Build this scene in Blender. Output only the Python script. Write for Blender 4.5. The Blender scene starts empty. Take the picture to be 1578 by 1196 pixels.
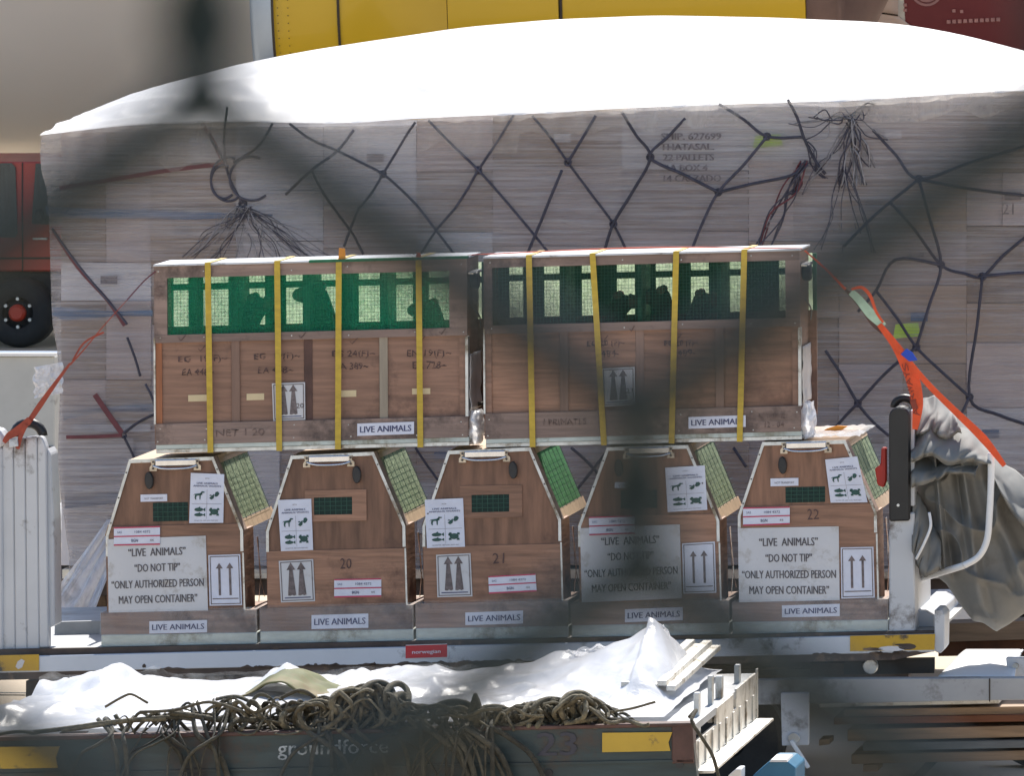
import bpy, bmesh, math, random
from mathutils import Vector, Matrix, noise
R = math.radians
random.seed(7)
scene = bpy.context.scene
COL = scene.collection

# ------------------------------------------------------------------ camera
PW, PH = 1578.0, 1196.0
MPP = 0.0022                      # metres per photo pixel on the plane y = 0
LDIST = 28.0
AZ, EL, ROLL = R(9.0), R(4.0), R(0.5)
TARGET = Vector((0, 0, 1.40))
CAMPOS = TARGET + LDIST * Vector((math.sin(AZ) * math.cos(EL), -math.cos(AZ) * math.cos(EL), math.sin(EL)))
cam = bpy.data.cameras.new('camera')
camo = bpy.data.objects.new('camera', cam)
COL.objects.link(camo)
cam.sensor_width = 36
cam.sensor_fit = 'HORIZONTAL'
WIDTH_M = PW * MPP
cam.lens = 36 * LDIST / WIDTH_M
cam.clip_start = 0.05
cam.clip_end = 3000
q = (TARGET - CAMPOS).to_track_quat('-Z', 'Y')
rot = q.to_matrix() @ Matrix.Rotation(-ROLL, 3, 'Z')
camo.matrix_world = Matrix.Translation(CAMPOS) @ rot.to_4x4()
scene.camera = camo
cam.dof.use_dof = True
cam.dof.focus_distance = LDIST - 0.1
cam.dof.aperture_fstop = cam.lens / 6.9
CR, CU, CF = rot @ Vector((1, 0, 0)), rot @ Vector((0, 1, 0)), rot @ Vector((0, 0, -1))

def ray(u, v):
    k = WIDTH_M / LDIST / PW
    return (CF + CR * ((u - PW / 2) * k) - CU * ((v - PH / 2) * k))

def W(u, v, Y=0.0):
    """world point on the plane y=Y seen at photo position u,v"""
    d = ray(u, v)
    return CAMPOS + d * ((Y - CAMPOS.y) / d.y)

def WZ(u, v, z):
    d = ray(u, v)
    return CAMPOS + d * ((z - CAMPOS.z) / d.z)

# ------------------------------------------------------------------ light
SUN_EL, SUN_AZ = R(50), R(2)
world = bpy.data.worlds.new('World')
scene.world = world
world.use_nodes = True
wn = world.node_tree.nodes
sky = wn.new('ShaderNodeTexSky')
sky.sky_type = 'NISHITA'
sky.sun_disc = False
sky.sun_elevation = SUN_EL
sky.sun_rotation = SUN_AZ
world.node_tree.links.new(sky.outputs[0], wn['Background'].inputs[0])
wn['Background'].inputs[1].default_value = 0.13
sl = bpy.data.lights.new('sun', 'SUN')
sl.energy = 5.0
sl.angle = R(0.5)
sl.color = (1.0, 0.95, 0.87)
so = bpy.data.objects.new('sun', sl)
COL.objects.link(so)
SV = Vector((math.sin(SUN_AZ) * math.cos(SUN_EL), math.cos(SUN_AZ) * math.cos(SUN_EL), math.sin(SUN_EL)))
so.rotation_euler = SV.to_track_quat('Z', 'Y').to_euler()
so.location = (0, 10, 20)
vs = scene.view_settings
vs.view_transform = 'Standard'
vs.look = 'None'
vs.gamma = 1.0
vs.exposure = 0.70
vs.use_curve_mapping = False
scene.cycles.transparent_max_bounces = 24
scene.cycles.max_bounces = 8

# ------------------------------------------------------------------ materials
MATS = {}
def nn(nt, t, **kw):
    n = nt.nodes.new(t)
    for k, v in kw.items():
        if k.startswith('i_'):
            n.inputs[k[2:].replace('_', ' ')].default_value = v
        else:
            setattr(n, k, v)
    return n

def pbr(name, col, rough=0.6, metal=0.0, var=0.18, scale=6.0, stretch=(1, 1, 1), bump=0.0, bscale=None,
        dirt=None, dirt_amt=0.0, dirt_scale=3.0, trans=0.0, coat=0.0, perobj=0.0, hole=None, spec=0.5):
    if name in MATS:
        return MATS[name]
    m = bpy.data.materials.new(name)
    m.use_nodes = True
    nt = m.node_tree
    L = nt.links.new
    b = nt.nodes['Principled BSDF']
    out = nt.nodes['Material Output']
    tc = nn(nt, 'ShaderNodeTexCoord')
    mp = nn(nt, 'ShaderNodeMapping')
    mp.inputs['Scale'].default_value = stretch
    L(tc.outputs['Object'], mp.inputs[0])
    vec = mp.outputs[0]
    if perobj:
        oi = nn(nt, 'ShaderNodeObjectInfo')
        ad = nn(nt, 'ShaderNodeVectorMath', operation='ADD')
        sc = nn(nt, 'ShaderNodeVectorMath', operation='SCALE')
        cb = nn(nt, 'ShaderNodeCombineXYZ')
        L(oi.outputs['Random'], cb.inputs[0]); L(oi.outputs['Random'], cb.inputs[2])
        L(cb.outputs[0], sc.inputs[0]); sc.inputs['Scale'].default_value = 37.0
        L(vec, ad.inputs[0]); L(sc.outputs[0], ad.inputs[1])
        vec = ad.outputs[0]
    n1 = nn(nt, 'ShaderNodeTexNoise')
    n1.inputs['Scale'].default_value = scale
    n1.inputs['Detail'].default_value = 6
    n1.inputs['Roughness'].default_value = 0.62
    L(vec, n1.inputs['Vector'])
    cr = nn(nt, 'ShaderNodeValToRGB')
    c0 = [max(0, c * (1 - var)) for c in col] + [1]
    c1 = [min(1, c * (1 + var)) for c in col] + [1]
    cr.color_ramp.elements[0].position = 0.32
    cr.color_ramp.elements[1].position = 0.68
    cr.color_ramp.elements[0].color = c0
    cr.color_ramp.elements[1].color = c1
    L(n1.outputs['Fac'], cr.inputs[0])
    colout = cr.outputs[0]
    if perobj:
        hs = nn(nt, 'ShaderNodeHueSaturation')
        mr = nn(nt, 'ShaderNodeMapRange')
        mr.inputs['To Min'].default_value = 1 - perobj
        mr.inputs['To Max'].default_value = 1 + perobj
        L(oi.outputs['Random'], mr.inputs['Value'])
        L(mr.outputs[0], hs.inputs['Value'])
        L(colout, hs.inputs['Color'])
        colout = hs.outputs[0]
    if dirt:
        n2 = nn(nt, 'ShaderNodeTexNoise')
        n2.inputs['Scale'].default_value = dirt_scale
        n2.inputs['Detail'].default_value = 9
        n2.inputs['Roughness'].default_value = 0.7
        L(tc.outputs['Object'], n2.inputs['Vector'])
        r2 = nn(nt, 'ShaderNodeValToRGB')
        r2.color_ramp.elements[0].position = 0.62 - 0.3 * dirt_amt
        r2.color_ramp.elements[1].position = 0.72 - 0.25 * dirt_amt
        mx = nn(nt, 'ShaderNodeMix', data_type='RGBA')
        L(n2.outputs['Fac'], r2.inputs[0])
        L(r2.outputs[0], mx.inputs['Factor'])
        L(colout, mx.inputs['A'])
        mx.inputs['B'].default_value = list(dirt) + [1]
        colout = mx.outputs['Result']
    L(colout, b.inputs['Base Color'])
    b.inputs['Roughness'].default_value = rough
    b.inputs['Metallic'].default_value = metal
    b.inputs['Specular IOR Level'].default_value = spec
    b.inputs['Coat Weight'].default_value = coat
    if bump:
        bp = nn(nt, 'ShaderNodeBump')
        bp.inputs['Strength'].default_value = bump
        bp.inputs['Distance'].default_value = 0.01
        if bscale:
            n3 = nn(nt, 'ShaderNodeTexNoise')
            n3.inputs['Scale'].default_value = bscale
            n3.inputs['Detail'].default_value = 5
            L(vec, n3.inputs['Vector'])
            L(n3.outputs['Fac'], bp.inputs['Height'])
        else:
            L(n1.outputs['Fac'], bp.inputs['Height'])
        L(bp.outputs[0], b.inputs['Normal'])
    if trans:
        tr = nn(nt, 'ShaderNodeBsdfTranslucent')
        L(colout, tr.inputs[0])
        ms = nn(nt, 'ShaderNodeMixShader')
        ms.inputs[0].default_value = trans
        L(b.outputs[0], ms.inputs[1])
        L(tr.outputs[0], ms.inputs[2])
        L(ms.outputs[0], out.inputs[0])
    MATS[name] = m
    return m

def film(name, col, amin, amax, scale, stretch, rough=0.25, trans=0.3, bump=0.4, lo=0.35, hi=0.7, col2=None):
    """thin plastic: part see-through, part milky, in streaks"""
    m = bpy.data.materials.new(name)
    m.use_nodes = True
    nt = m.node_tree
    L = nt.links.new
    b = nt.nodes['Principled BSDF']
    out = nt.nodes['Material Output']
    tc = nn(nt, 'ShaderNodeTexCoord')
    mp = nn(nt, 'ShaderNodeMapping')
    mp.inputs['Scale'].default_value = stretch
    L(tc.outputs['Object'], mp.inputs[0])
    n1 = nn(nt, 'ShaderNodeTexNoise')
    n1.inputs['Scale'].default_value = scale
    n1.inputs['Detail'].default_value = 8
    n1.inputs['Roughness'].default_value = 0.65
    n1.inputs['Distortion'].default_value = 0.6
    L(mp.outputs[0], n1.inputs['Vector'])
    n4 = nn(nt, 'ShaderNodeTexNoise')
    n4.inputs['Scale'].default_value = 1.6
    n4.inputs['Detail'].default_value = 4
    L(tc.outputs['Object'], n4.inputs['Vector'])
    av = nn(nt, 'ShaderNodeMath', operation='MULTIPLY_ADD')
    L(n4.outputs['Fac'], av.inputs[0]); av.inputs[1].default_value = 0.5
    av2 = nn(nt, 'ShaderNodeMath', operation='MULTIPLY')
    L(n1.outputs['Fac'], av2.inputs[0]); av2.inputs[1].default_value = 0.5
    L(av2.outputs[0], av.inputs[2])
    mr = nn(nt, 'ShaderNodeMapRange')
    mr.inputs['From Min'].default_value = lo
    mr.inputs['From Max'].default_value = hi
    mr.inputs['To Min'].default_value = amin
    mr.inputs['To Max'].default_value = amax
    L(av.outputs[0], mr.inputs['Value'])
    b.inputs['Base Color'].default_value = list(col) + [1]
    if col2:
        n5 = nn(nt, 'ShaderNodeTexNoise')
        n5.inputs['Scale'].default_value = scale * 1.7
        n5.inputs['Detail'].default_value = 10
        n5.inputs['Roughness'].default_value = 0.75
        L(mp.outputs[0], n5.inputs['Vector'])
        c5 = nn(nt, 'ShaderNodeValToRGB')
        c5.color_ramp.elements[0].position = 0.40
        c5.color_ramp.elements[1].position = 0.60
        c5.color_ramp.elements[0].color = list(col2) + [1]
        c5.color_ramp.elements[1].color = list(col) + [1]
        L(n5.outputs['Fac'], c5.inputs[0])
        L(c5.outputs[0], b.inputs['Base Color'])
    b.inputs['Roughness'].default_value = rough
    bp = nn(nt, 'ShaderNodeBump')
    bp.inputs['Strength'].default_value = bump
    bp.inputs['Distance'].default_value = 0.01
    L(n1.outputs['Fac'], bp.inputs['Height'])
    L(bp.outputs[0], b.inputs['Normal'])
    tr = nn(nt, 'ShaderNodeBsdfTranslucent')
    tr.inputs[0].default_value = list(col) + [1]
    ms = nn(nt, 'ShaderNodeMixShader')
    ms.inputs[0].default_value = trans
    L(b.outputs[0], ms.inputs[1]); L(tr.outputs[0], ms.inputs[2])
    tp = nn(nt, 'ShaderNodeBsdfTransparent')
    m2 = nn(nt, 'ShaderNodeMixShader')
    L(mr.outputs[0], m2.inputs[0])
    L(tp.outputs[0], m2.inputs[1]); L(ms.outputs[0], m2.inputs[2])
    L(m2.outputs[0], out.inputs[0])
    MATS[name] = m
    return m

ply = pbr('plywood', (0.28, 0.15, 0.095), 0.62, var=0.34, scale=3.4, stretch=(1.2, 2, 16), bump=0.2, perobj=0.2, dirt=(0.12, 0.06, 0.04), dirt_amt=0.3, dirt_scale=2.2)
plyd = pbr('plywood_door', (0.21, 0.108, 0.066), 0.6, var=0.36, scale=3.0, stretch=(10, 2, 1.3), bump=0.2, perobj=0.16, dirt=(0.10, 0.05, 0.035), dirt_amt=0.25, dirt_scale=3)
plyp = pbr('plywood_pale', (0.265, 0.148, 0.10), 0.65, var=0.26, scale=3.6, stretch=(1.0, 2, 16), bump=0.2, perobj=0.16, dirt=(0.13, 0.07, 0.05), dirt_amt=0.25, dirt_scale=3)
board = pbr('bottom_board_wood', (0.25, 0.175, 0.145), 0.7, var=0.26, scale=3.0, stretch=(1, 2, 18), bump=0.2, perobj=0.14, dirt=(0.10, 0.07, 0.06), dirt_amt=0.3, dirt_scale=4)
batten = pbr('batten_wood', (0.22, 0.135, 0.10), 0.7, var=0.16, scale=5.0, stretch=(14, 2, 1), bump=0.1, perobj=0.25)
orangewood = pbr('orange_wood', (0.33, 0.12, 0.05), 0.6, var=0.2, scale=5.0, stretch=(14, 2, 1), perobj=0.1)
edgewood = pbr('cut_wood', (0.42, 0.30, 0.20), 0.7, var=0.12, scale=9.0, stretch=(1, 6, 6))
galv = pbr('galvanised_metal', (0.52, 0.54, 0.55), 0.38, 0.85, var=0.25, scale=14, dirt=(0.2, 0.17, 0.13), dirt_amt=0.3, dirt_scale=9)
traym = pbr('tray_metal', (0.42, 0.47, 0.46), 0.42, 0.45, var=0.2, scale=7, stretch=(1, 1, 4), dirt=(0.22, 0.22, 0.18), dirt_amt=0.35, dirt_scale=6, bump=0.15)
chrome = pbr('latch_steel', (0.6, 0.62, 0.66), 0.22, 0.95, var=0.12, scale=20)
black = pbr('black_plastic', (0.022, 0.021, 0.022), 0.5, var=0.3, scale=12)
rubber = pbr('black_rubber', (0.010, 0.010, 0.011), 0.45, var=0.3, scale=9)
tyre = pbr('tyre_rubber', (0.02, 0.02, 0.02), 0.8, var=0.25, scale=14, bump=0.3)
netg = pbr('green_net', (0.02, 0.22, 0.11), 0.5, var=0.25, scale=40, trans=0.45)
wirem = pbr('weld_wire', (0.03, 0.10, 0.07), 0.5, 0.2, var=0.2, scale=40)
wireb = pbr('steel_wire', (0.32, 0.33, 0.30), 0.45, 0.5, var=0.2, scale=40)
paper = pbr('label_paper', (0.64, 0.66, 0.76), 0.4, var=0.08, scale=12, bump=0.6, bscale=14)
signp = pbr('sign_board', (0.58, 0.58, 0.60), 0.45, var=0.07, scale=4, dirt=(0.4, 0.37, 0.34), dirt_amt=0.22, dirt_scale=7, bump=0.35, bscale=10)
cream = pbr('cream_sticker', (0.62, 0.50, 0.30), 0.5, var=0.08, scale=10)
ink = pbr('ink_dark', (0.03, 0.03, 0.045), 0.5, var=0.2, scale=30)
inks = pbr('ink_sign', (0.10, 0.09, 0.10), 0.5, var=0.3, scale=30)
inkb = pbr('ink_blue', (0.05, 0.055, 0.14), 0.5, var=0.2, scale=30)
inkm = pbr('marker_pen', (0.085, 0.045, 0.04), 0.6, var=0.4, scale=60)
inkf = pbr('faded_print', (0.15, 0.12, 0.12), 0.6, var=0.4, scale=60)
inkg = pbr('ink_green', (0.015, 0.07, 0.06), 0.5, var=0.2, scale=30)
inkr = pbr('ink_pink', (0.50, 0.05, 0.11), 0.5, var=0.1, scale=30)
strapy = pbr('yellow_strap', (0.50, 0.34, 0.03), 0.45, var=0.15, scale=20, stretch=(1, 1, 3))
strapo = pbr('orange_webbing', (0.75, 0.095, 0.02), 0.55, var=0.14, scale=30, trans=0.15, bump=0.2, bscale=220)
strapo2 = pbr('orange_tag', (0.8, 0.3, 0.02), 0.5, var=0.1)
tagb = pbr('blue_tag', (0.02, 0.08, 0.5), 0.5, var=0.1, trans=0.25)
tagg = pbr('pale_green_tag', (0.40, 0.55, 0.40), 0.5, var=0.15, scale=30)
whitep = pbr('white_paint', (0.52, 0.53, 0.55), 0.42, var=0.08, scale=3, dirt=(0.12, 0.10, 0.09), dirt_amt=0.2, dirt_scale=5)
whiteb = pbr('white_beam_paint', (0.52, 0.56, 0.62), 0.38, var=0.07, scale=3, dirt=(0.05, 0.045, 0.045), dirt_amt=0.12, dirt_scale=7)
cleanw = pbr('clean_white', (0.72, 0.72, 0.72), 0.4, var=0.05, scale=3)
yellowp = pbr('yellow_paint', (0.52, 0.31, 0.02), 0.5, var=0.12, scale=6, dirt=(0.06, 0.05, 0.04), dirt_amt=0.22, dirt_scale=13)
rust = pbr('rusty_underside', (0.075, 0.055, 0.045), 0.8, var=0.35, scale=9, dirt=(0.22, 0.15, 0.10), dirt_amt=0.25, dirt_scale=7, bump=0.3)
redst = pbr('red_sticker', (0.45, 0.012, 0.025), 0.4, var=0.05)
deckm = pbr('deck_plate', (0.30, 0.31, 0.32), 0.5, 0.3, var=0.18, scale=8, dirt=(0.14, 0.12, 0.1), dirt_amt=0.3)
frontb = pbr('dark_green_steel', (0.022, 0.040, 0.042), 0.5, var=0.35, scale=4, stretch=(1, 1, 7), dirt=(0.05, 0.032, 0.024), dirt_amt=0.35, dirt_scale=4, bump=0.15)
brownb = pbr('rust_brown_steel', (0.09, 0.045, 0.035), 0.7, var=0.35, scale=9, bump=0.2)
alum = pbr('aluminium', (0.62, 0.60, 0.55), 0.42, 0.6, var=0.2, scale=10, dirt=(0.25, 0.2, 0.14), dirt_amt=0.3, dirt_scale=11)
ropeo = pbr('olive_webbing', (0.125, 0.105, 0.066), 0.85, var=0.5, scale=45, bump=0.8, bscale=240, perobj=0.5)
ropeg = pbr('dark_cord', (0.052, 0.050, 0.072), 0.7, var=0.3, scale=40, bump=0.3, bscale=200, perobj=0.2)
ropel = pbr('pale_cord', (0.22, 0.21, 0.22), 0.7, var=0.3, scale=40, perobj=0.4)
redcord = pbr('red_cord', (0.13, 0.03, 0.04), 0.6, var=0.2, scale=20)
camo_g = pbr('olive_cloth', (0.10, 0.11, 0.035), 0.75, var=0.3, scale=7, trans=0.15, dirt=(0.16, 0.12, 0.05), dirt_amt=0.4, dirt_scale=6)
tarpm = pbr('grey_tarpaulin', (0.20, 0.197, 0.185), 0.75, spec=0.25, var=0.14, scale=5, bump=0.2, bscale=9, dirt=(0.13, 0.12, 0.105), dirt_amt=0.25, dirt_scale=3)
fencem = pbr('fence_coating', (0.010, 0.018, 0.017), 0.5, var=0.1, scale=30, spec=0.2)
concrete = pbr('apron_concrete', (0.54, 0.44, 0.32), 0.85, var=0.14, scale=0.7, bump=0.15, bscale=60, dirt=(0.2, 0.18, 0.16), dirt_amt=0.15, dirt_scale=0.35)
tarmac = pbr('joint_filler', (0.06, 0.06, 0.06), 0.9)
creamp = pbr('aircraft_cream_paint', (0.74, 0.71, 0.66), 0.32, var=0.03, scale=0.6, coat=0.15)
panelp = pbr('aircraft_beige_panel', (0.60, 0.45, 0.38), 0.4, var=0.06, scale=2)
redp = pbr('aircraft_red_paint', (0.20, 0.045, 0.05), 0.3, var=0.06, scale=2, coat=0.2)
yellowe = pbr('engine_yellow_paint', (0.60, 0.37, 0.008), 0.35, var=0.04, scale=1, coat=0.2)
lipm = pbr('engine_lip_metal', (0.34, 0.42, 0.55), 0.35, 0.75, var=0.05, scale=3)
exh = pbr('exhaust_metal', (0.12, 0.075, 0.065), 0.5, 0.5, var=0.2, scale=4)
seam = pbr('panel_seam', (0.03, 0.02, 0.012), 0.6)
rivet = pbr('rivet_head', (0.42, 0.2, 0.18), 0.5)
circm = pbr('pale_red_print', (0.42, 0.22, 0.22), 0.5, var=0.1)
redtr = pbr('tractor_red', (0.40, 0.032, 0.018), 0.4, var=0.1, scale=3, coat=0.15)
redhub = pbr('hub_red', (0.45, 0.045, 0.02), 0.5, var=0.15)
glass = pbr('dark_glass', (0.03, 0.05, 0.055), 0.08, var=0.4, scale=3, stretch=(10, 1, 1))
bluep = pbr('blue_paint', (0.03, 0.14, 0.24), 0.45, var=0.15)
woodp = pbr('plank_wood', (0.30, 0.20, 0.125), 0.75, var=0.28, scale=3, stretch=(1, 3, 14), perobj=0.3, bump=0.2)
fur = pbr('brown_fur', (0.055, 0.045, 0.035), 0.9, var=0.4, scale=30, bump=0.5, bscale=120)
face = pbr('monkey_skin', (0.22, 0.13, 0.10), 0.7, var=0.15)
kraft = pbr('kraft_card', (0.31, 0.235, 0.185), 0.8, var=0.12, scale=3, perobj=0.3)
wcard = pbr('white_card', (0.56, 0.54, 0.56), 0.7, var=0.08, scale=3, perobj=0.15)
pcard = pbr('pink_card', (0.40, 0.33, 0.31), 0.8, var=0.12, scale=3, perobj=0.2)
dcard = pbr('dark_card', (0.10, 0.085, 0.075), 0.8, var=0.3, scale=6)
bluecard = pbr('blue_film_band', (0.06, 0.12, 0.22), 0.5, var=0.3, scale=3, stretch=(1, 1, 12))
limet = pbr('lime_sticker', (0.42, 0.62, 0.05), 0.5, var=0.1)
wrapf = film('stretch_wrap', (0.66, 0.64, 0.66), 0.16, 0.78, 3.2, (0.45, 1, 22), 0.18, 0.35, 1.0, 0.40, 0.62, col2=(0.33, 0.285, 0.28))
coverf = film('white_cover_film', (0.86, 0.85, 0.84), 0.93, 1.0, 1.2, (1.5, 3, 1), 0.42, 0.3, 0.0)
clearf = film('clear_wrap', (0.75, 0.78, 0.8), 0.02, 0.28, 9.0, (1.5, 1, 1.5), 0.12, 0.3, 0.9, 0.42, 0.75)
crump = film('crumpled_plastic', (0.88, 0.88, 0.90), 0.30, 1.0, 10.0, (1, 1, 1), 0.16, 0.4, 0.8, 0.32, 0.55)
floorf = film('sheet_plastic', (0.86, 0.86, 0.88), 0.75, 1.0, 5.0, (1, 1, 1), 0.25, 0.3, 0.8, 0.3, 0.55)
sidenet_w = pbr('pale_knit_net', (0.19, 0.24, 0.14), 0.7, var=0.55, scale=75, bump=0.8, trans=0.12)
sidenet_g = pbr('vivid_knit_net', (0.035, 0.19, 0.055), 0.7, var=0.3, scale=70, bump=0.5, trans=0.25)
shade_l = film('green_shade_cloth', (0.008, 0.42, 0.23), 0.34, 0.60, 60.0, (1, 1, 1), 0.5, 0.55, 0.3, 0.4, 0.6)
shade_d = film('dark_shade_cloth', (0.018, 0.085, 0.06), 0.28, 0.52, 60.0, (1, 1, 1), 0.5, 0.5, 0.3, 0.4, 0.6)
backnet = film('back_shade_cloth', (0.80, 0.92, 0.70), 0.45, 0.98, 60.0, (1, 1, 1), 0.5, 0.85, 0.3, 0.4, 0.6)
inw = pbr('inner_green_wood', (0.06, 0.20, 0.12), 0.7, var=0.2, scale=8)

# ------------------------------------------------------------------ builders
BASE = {}
def thing(name, label, cat, loc=(0, 0, 0), group=None):
    o = bpy.data.objects.new(name, None)
    COL.objects.link(o)
    o.location = loc
    o.empty_display_size = 0.1
    o['label'] = label
    o['category'] = cat
    if group:
        o['group'] = group
    BASE[o.name] = Vector(loc)
    return o

class M:
    def __init__(s):
        s.v, s.f = [], []
    def poly(s, pts):
        n = len(s.v)
        s.v += [Vector(p) for p in pts]
        s.f.append(list(range(n, n + len(pts))))
        return s
    def prism(s, front, back):
        n, k = len(s.v), len(front)
        s.v += [Vector(p) for p in front] + [Vector(p) for p in back]
        s.f.append(list(range(n, n + k)))
        s.f.append(list(range(n + 2 * k - 1, n + k - 1, -1)))
        for i in range(k):
            j = (i + 1) % k
            s.f.append([n + i, n + k + i, n + k + j, n + j])
        return s
    def ex(s, pts, Y0, Y1):
        """prism: photo outline on plane y=Y0, pushed straight back to y=Y1"""
        fr = [W(u, v, Y0) for u, v in pts]
        return s.prism(fr, [Vector((p.x, Y1, p.z)) for p in fr])
    def box(s, a, b):
        x0, y0, z0 = a
        x1, y1, z1 = b
        return s.prism([(x0, y0, z0), (x1, y0, z0), (x1, y0, z1), (x0, y0, z1)],
                       [(x0, y1, z0), (x1, y1, z0), (x1, y1, z1), (x0, y1, z1)])
    def obox(s, p, q, w, h, up=Vector((0, 0, 1))):
        """bar from p to q, width w, height h"""
        p, q = Vector(p), Vector(q)
        d = (q - p).normalized()
        side = d.cross(up).normalized()
        u2 = side.cross(d).normalized()
        c = [side * (w / 2) * a + u2 * (h / 2) * b for a, b in ((-1, -1), (1, -1), (1, 1), (-1, 1))]
        return s.prism([p + k for k in c], [q + k for k in c])
    def tube(s, pts, r, seg=6, closed=False, flat=1.0):
        pts = [Vector(p) for p in pts]
        n = len(pts)
        rr = r if isinstance(r, (list, tuple)) else [r] * n
        base = len(s.v)
        t0 = (pts[1] - pts[0]).normalized()
        a = t0.orthogonal().normalized()
        for i in range(n):
            t = (pts[min(i + 1, n - 1)] - pts[max(i - 1, 0)])
            if t.length < 1e-9:
                t = t0.copy()
            t.normalize()
            a = (a - t * a.dot(t))
            if a.length < 1e-6:
                a = t.orthogonal()
            a.normalize()
            b = t.cross(a)
            for k in range(seg):
                an = 2 * math.pi * k / seg
                s.v.append(pts[i] + a * (math.cos(an) * rr[i]) + b * (math.sin(an) * rr[i] * flat))
        for i in range(n - 1):
            for k in range(seg):
                k2 = (k + 1) % seg
                s.f.append([base + i * seg + k, base + i * seg + k2, base + (i + 1) * seg + k2, base + (i + 1) * seg + k])
        s.f.append([base + k for k in range(seg - 1, -1, -1)])
        s.f.append([base + (n - 1) * seg + k for k in range(seg)])
        return s
    def cyl(s, p, q, r, seg=16):
        p, q = Vector(p), Vector(q)
        d = (q - p).normalized()
        a = d.orthogonal().normalized()
        b = d.cross(a)
        c = [a * math.cos(2 * math.pi * k / seg) * r + b * math.sin(2 * math.pi * k / seg) * r for k in range(seg)]
        return s.prism([p + k for k in c], [q + k for k in c])
    def lathe(s, o, ax, prof, seg=32, closed=False):
        """prof: (distance along axis, radius)"""
        o, ax = Vector(o), Vector(ax).normalized()
        a = ax.orthogonal().normalized()
        b = ax.cross(a)
        n = len(s.v)
        for t, r in prof:
            for k in range(seg):
                an = 2 * math.pi * k / seg
                s.v.append(o + ax * t + (a * math.cos(an) + b * math.sin(an)) * r)
        m = len(prof)
        for i in range(m if closed else m - 1):
            i2 = (i + 1) % m
            for k in range(seg):
                k2 = (k + 1) % seg
                s.f.append([n + i * seg + k, n + i * seg + k2, n + i2 * seg + k2, n + i2 * seg + k])
        return s
    def grid(s, fn, nu, nv):
        n = len(s.v)
        for j in range(nv + 1):
            for i in range(nu + 1):
                s.v.append(Vector(fn(i / nu, j / nv)))
        for j in range(nv):
            for i in range(nu):
                k = n + j * (nu + 1) + i
                s.f.append([k, k + 1, k + nu + 2, k + nu + 1])
        return s
    def build(s, name, mat, parent=None, smooth=False, bevel=0.0, loc=None, recalc=True, solid=0.0, label=None, tagk=None):
        base = BASE.get(parent.name, Vector()) if parent else Vector(loc or (0, 0, 0))
        me = bpy.data.meshes.new(name)
        me.from_pydata([v - base for v in s.v], [], s.f)
        if recalc or bevel:
            bm = bmesh.new()
            bm.from_mesh(me)
            if recalc:
                bmesh.ops.recalc_face_normals(bm, faces=bm.faces)
            if bevel:
                bmesh.ops.bevel(bm, geom=list(bm.edges), offset=bevel, segments=1, affect='EDGES', clamp_overlap=True)
            bm.to_mesh(me)
            bm.free()
        if smooth:
            me.shade_smooth()
        me.materials.append(mat)
        o = bpy.data.objects.new(name, me)
        COL.objects.link(o)
        if parent:
            o.parent = parent
        else:
            o.location = base
        BASE[o.name] = base
        if solid:
            md = o.modifiers.new('thickness', 'SOLIDIFY')
            md.thickness = solid
            md.offset = 0
        if tagk:
            o['kind'] = tagk
        if label:
            o['label'] = label
        return o

def tag(o, label, cat, group=None):
    o['label'] = label
    o['category'] = cat
    if group:
        o['group'] = group
    return o

def cr_spline(pts, n=6):
    pts = [Vector(p) for p in pts]
    P = [pts[0]] + pts + [pts[-1]]
    out = []
    for i in range(1, len(P) - 2):
        for k in range(n):
            t = k / n
            a, b, c, d = P[i - 1], P[i], P[i + 1], P[i + 2]
            out.append(0.5 * ((2 * b) + (c - a) * t + (2 * a - 5 * b + 4 * c - d) * t * t + (3 * b - a - 3 * c + d) * t ** 3))
    out.append(pts[-1])
    return out

def lerp_tab(tab, x):
    if x <= tab[0][0]:
        return tab[0][1]
    for (a, b), (c, d) in zip(tab, tab[1:]):
        if x <= c:
            return b + (d - b) * (x - a) / (c - a)
    return tab[-1][1]

class Frame:
    """tilted drawing frame in photo units: horizontals slope s, uprights lean l"""
    def __init__(s, u0, v0, sl=-0.022, ln=0.008):
        s.u0, s.v0, s.s, s.l = u0, v0, sl, ln
    def p(s, u, v):
        return (u + s.l * (v - s.v0), v + s.s * (u - s.u0))
    def rect(s, u0, v0, u1, v1):
        return [s.p(u0, v1), s.p(u1, v1), s.p(u1, v0), s.p(u0, v0)]

class Q:
    """quad decal: unit square (0,0)=bottom left mapped on a photo quad TL,TR,BR,BL at depth Y"""
    def __init__(s, tl, tr, br, bl, Y):
        s.c = (tl, tr, br, bl)
        s.Y = Y
    def uv(s, x, y):
        tl, tr, br, bl = s.c
        return tuple((tl[i] * (1 - x) + tr[i] * x) * y + (bl[i] * (1 - x) + br[i] * x) * (1 - y) for i in (0, 1))
    def P(s, x, y, dy=0.0):
        u, v = s.uv(x, y)
        return W(u, v, s.Y + dy)
    def size(s):
        tl, tr, br, bl = s.c
        return (math.hypot(tr[0] - tl[0], tr[1] - tl[1]), math.hypot(bl[0] - tl[0], bl[1] - tl[1]))

def qr(f, u0, v0, u1, v1, Y):
    return Q(f.p(u0, v0), f.p(u1, v0), f.p(u1, v1), f.p(u0, v1), Y)

def plate(q_, name, mat, parent, th=0.0012, label=None):
    m = M()
    fr = [q_.P(x, y) for x, y in ((0, 0), (1, 0), (1, 1), (0, 1))]
    m.prism(fr, [p + Vector((0, th, 0)) for p in fr])
    return m.build(name, mat, parent, label=label)

def polys(q_, lst, name, mat, parent, dy=-0.0012):
    m = M()
    for pl in lst:
        m.poly([q_.P(x, y, dy) for x, y in pl])
    return m.build(name, mat, parent, recalc=False)

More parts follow.
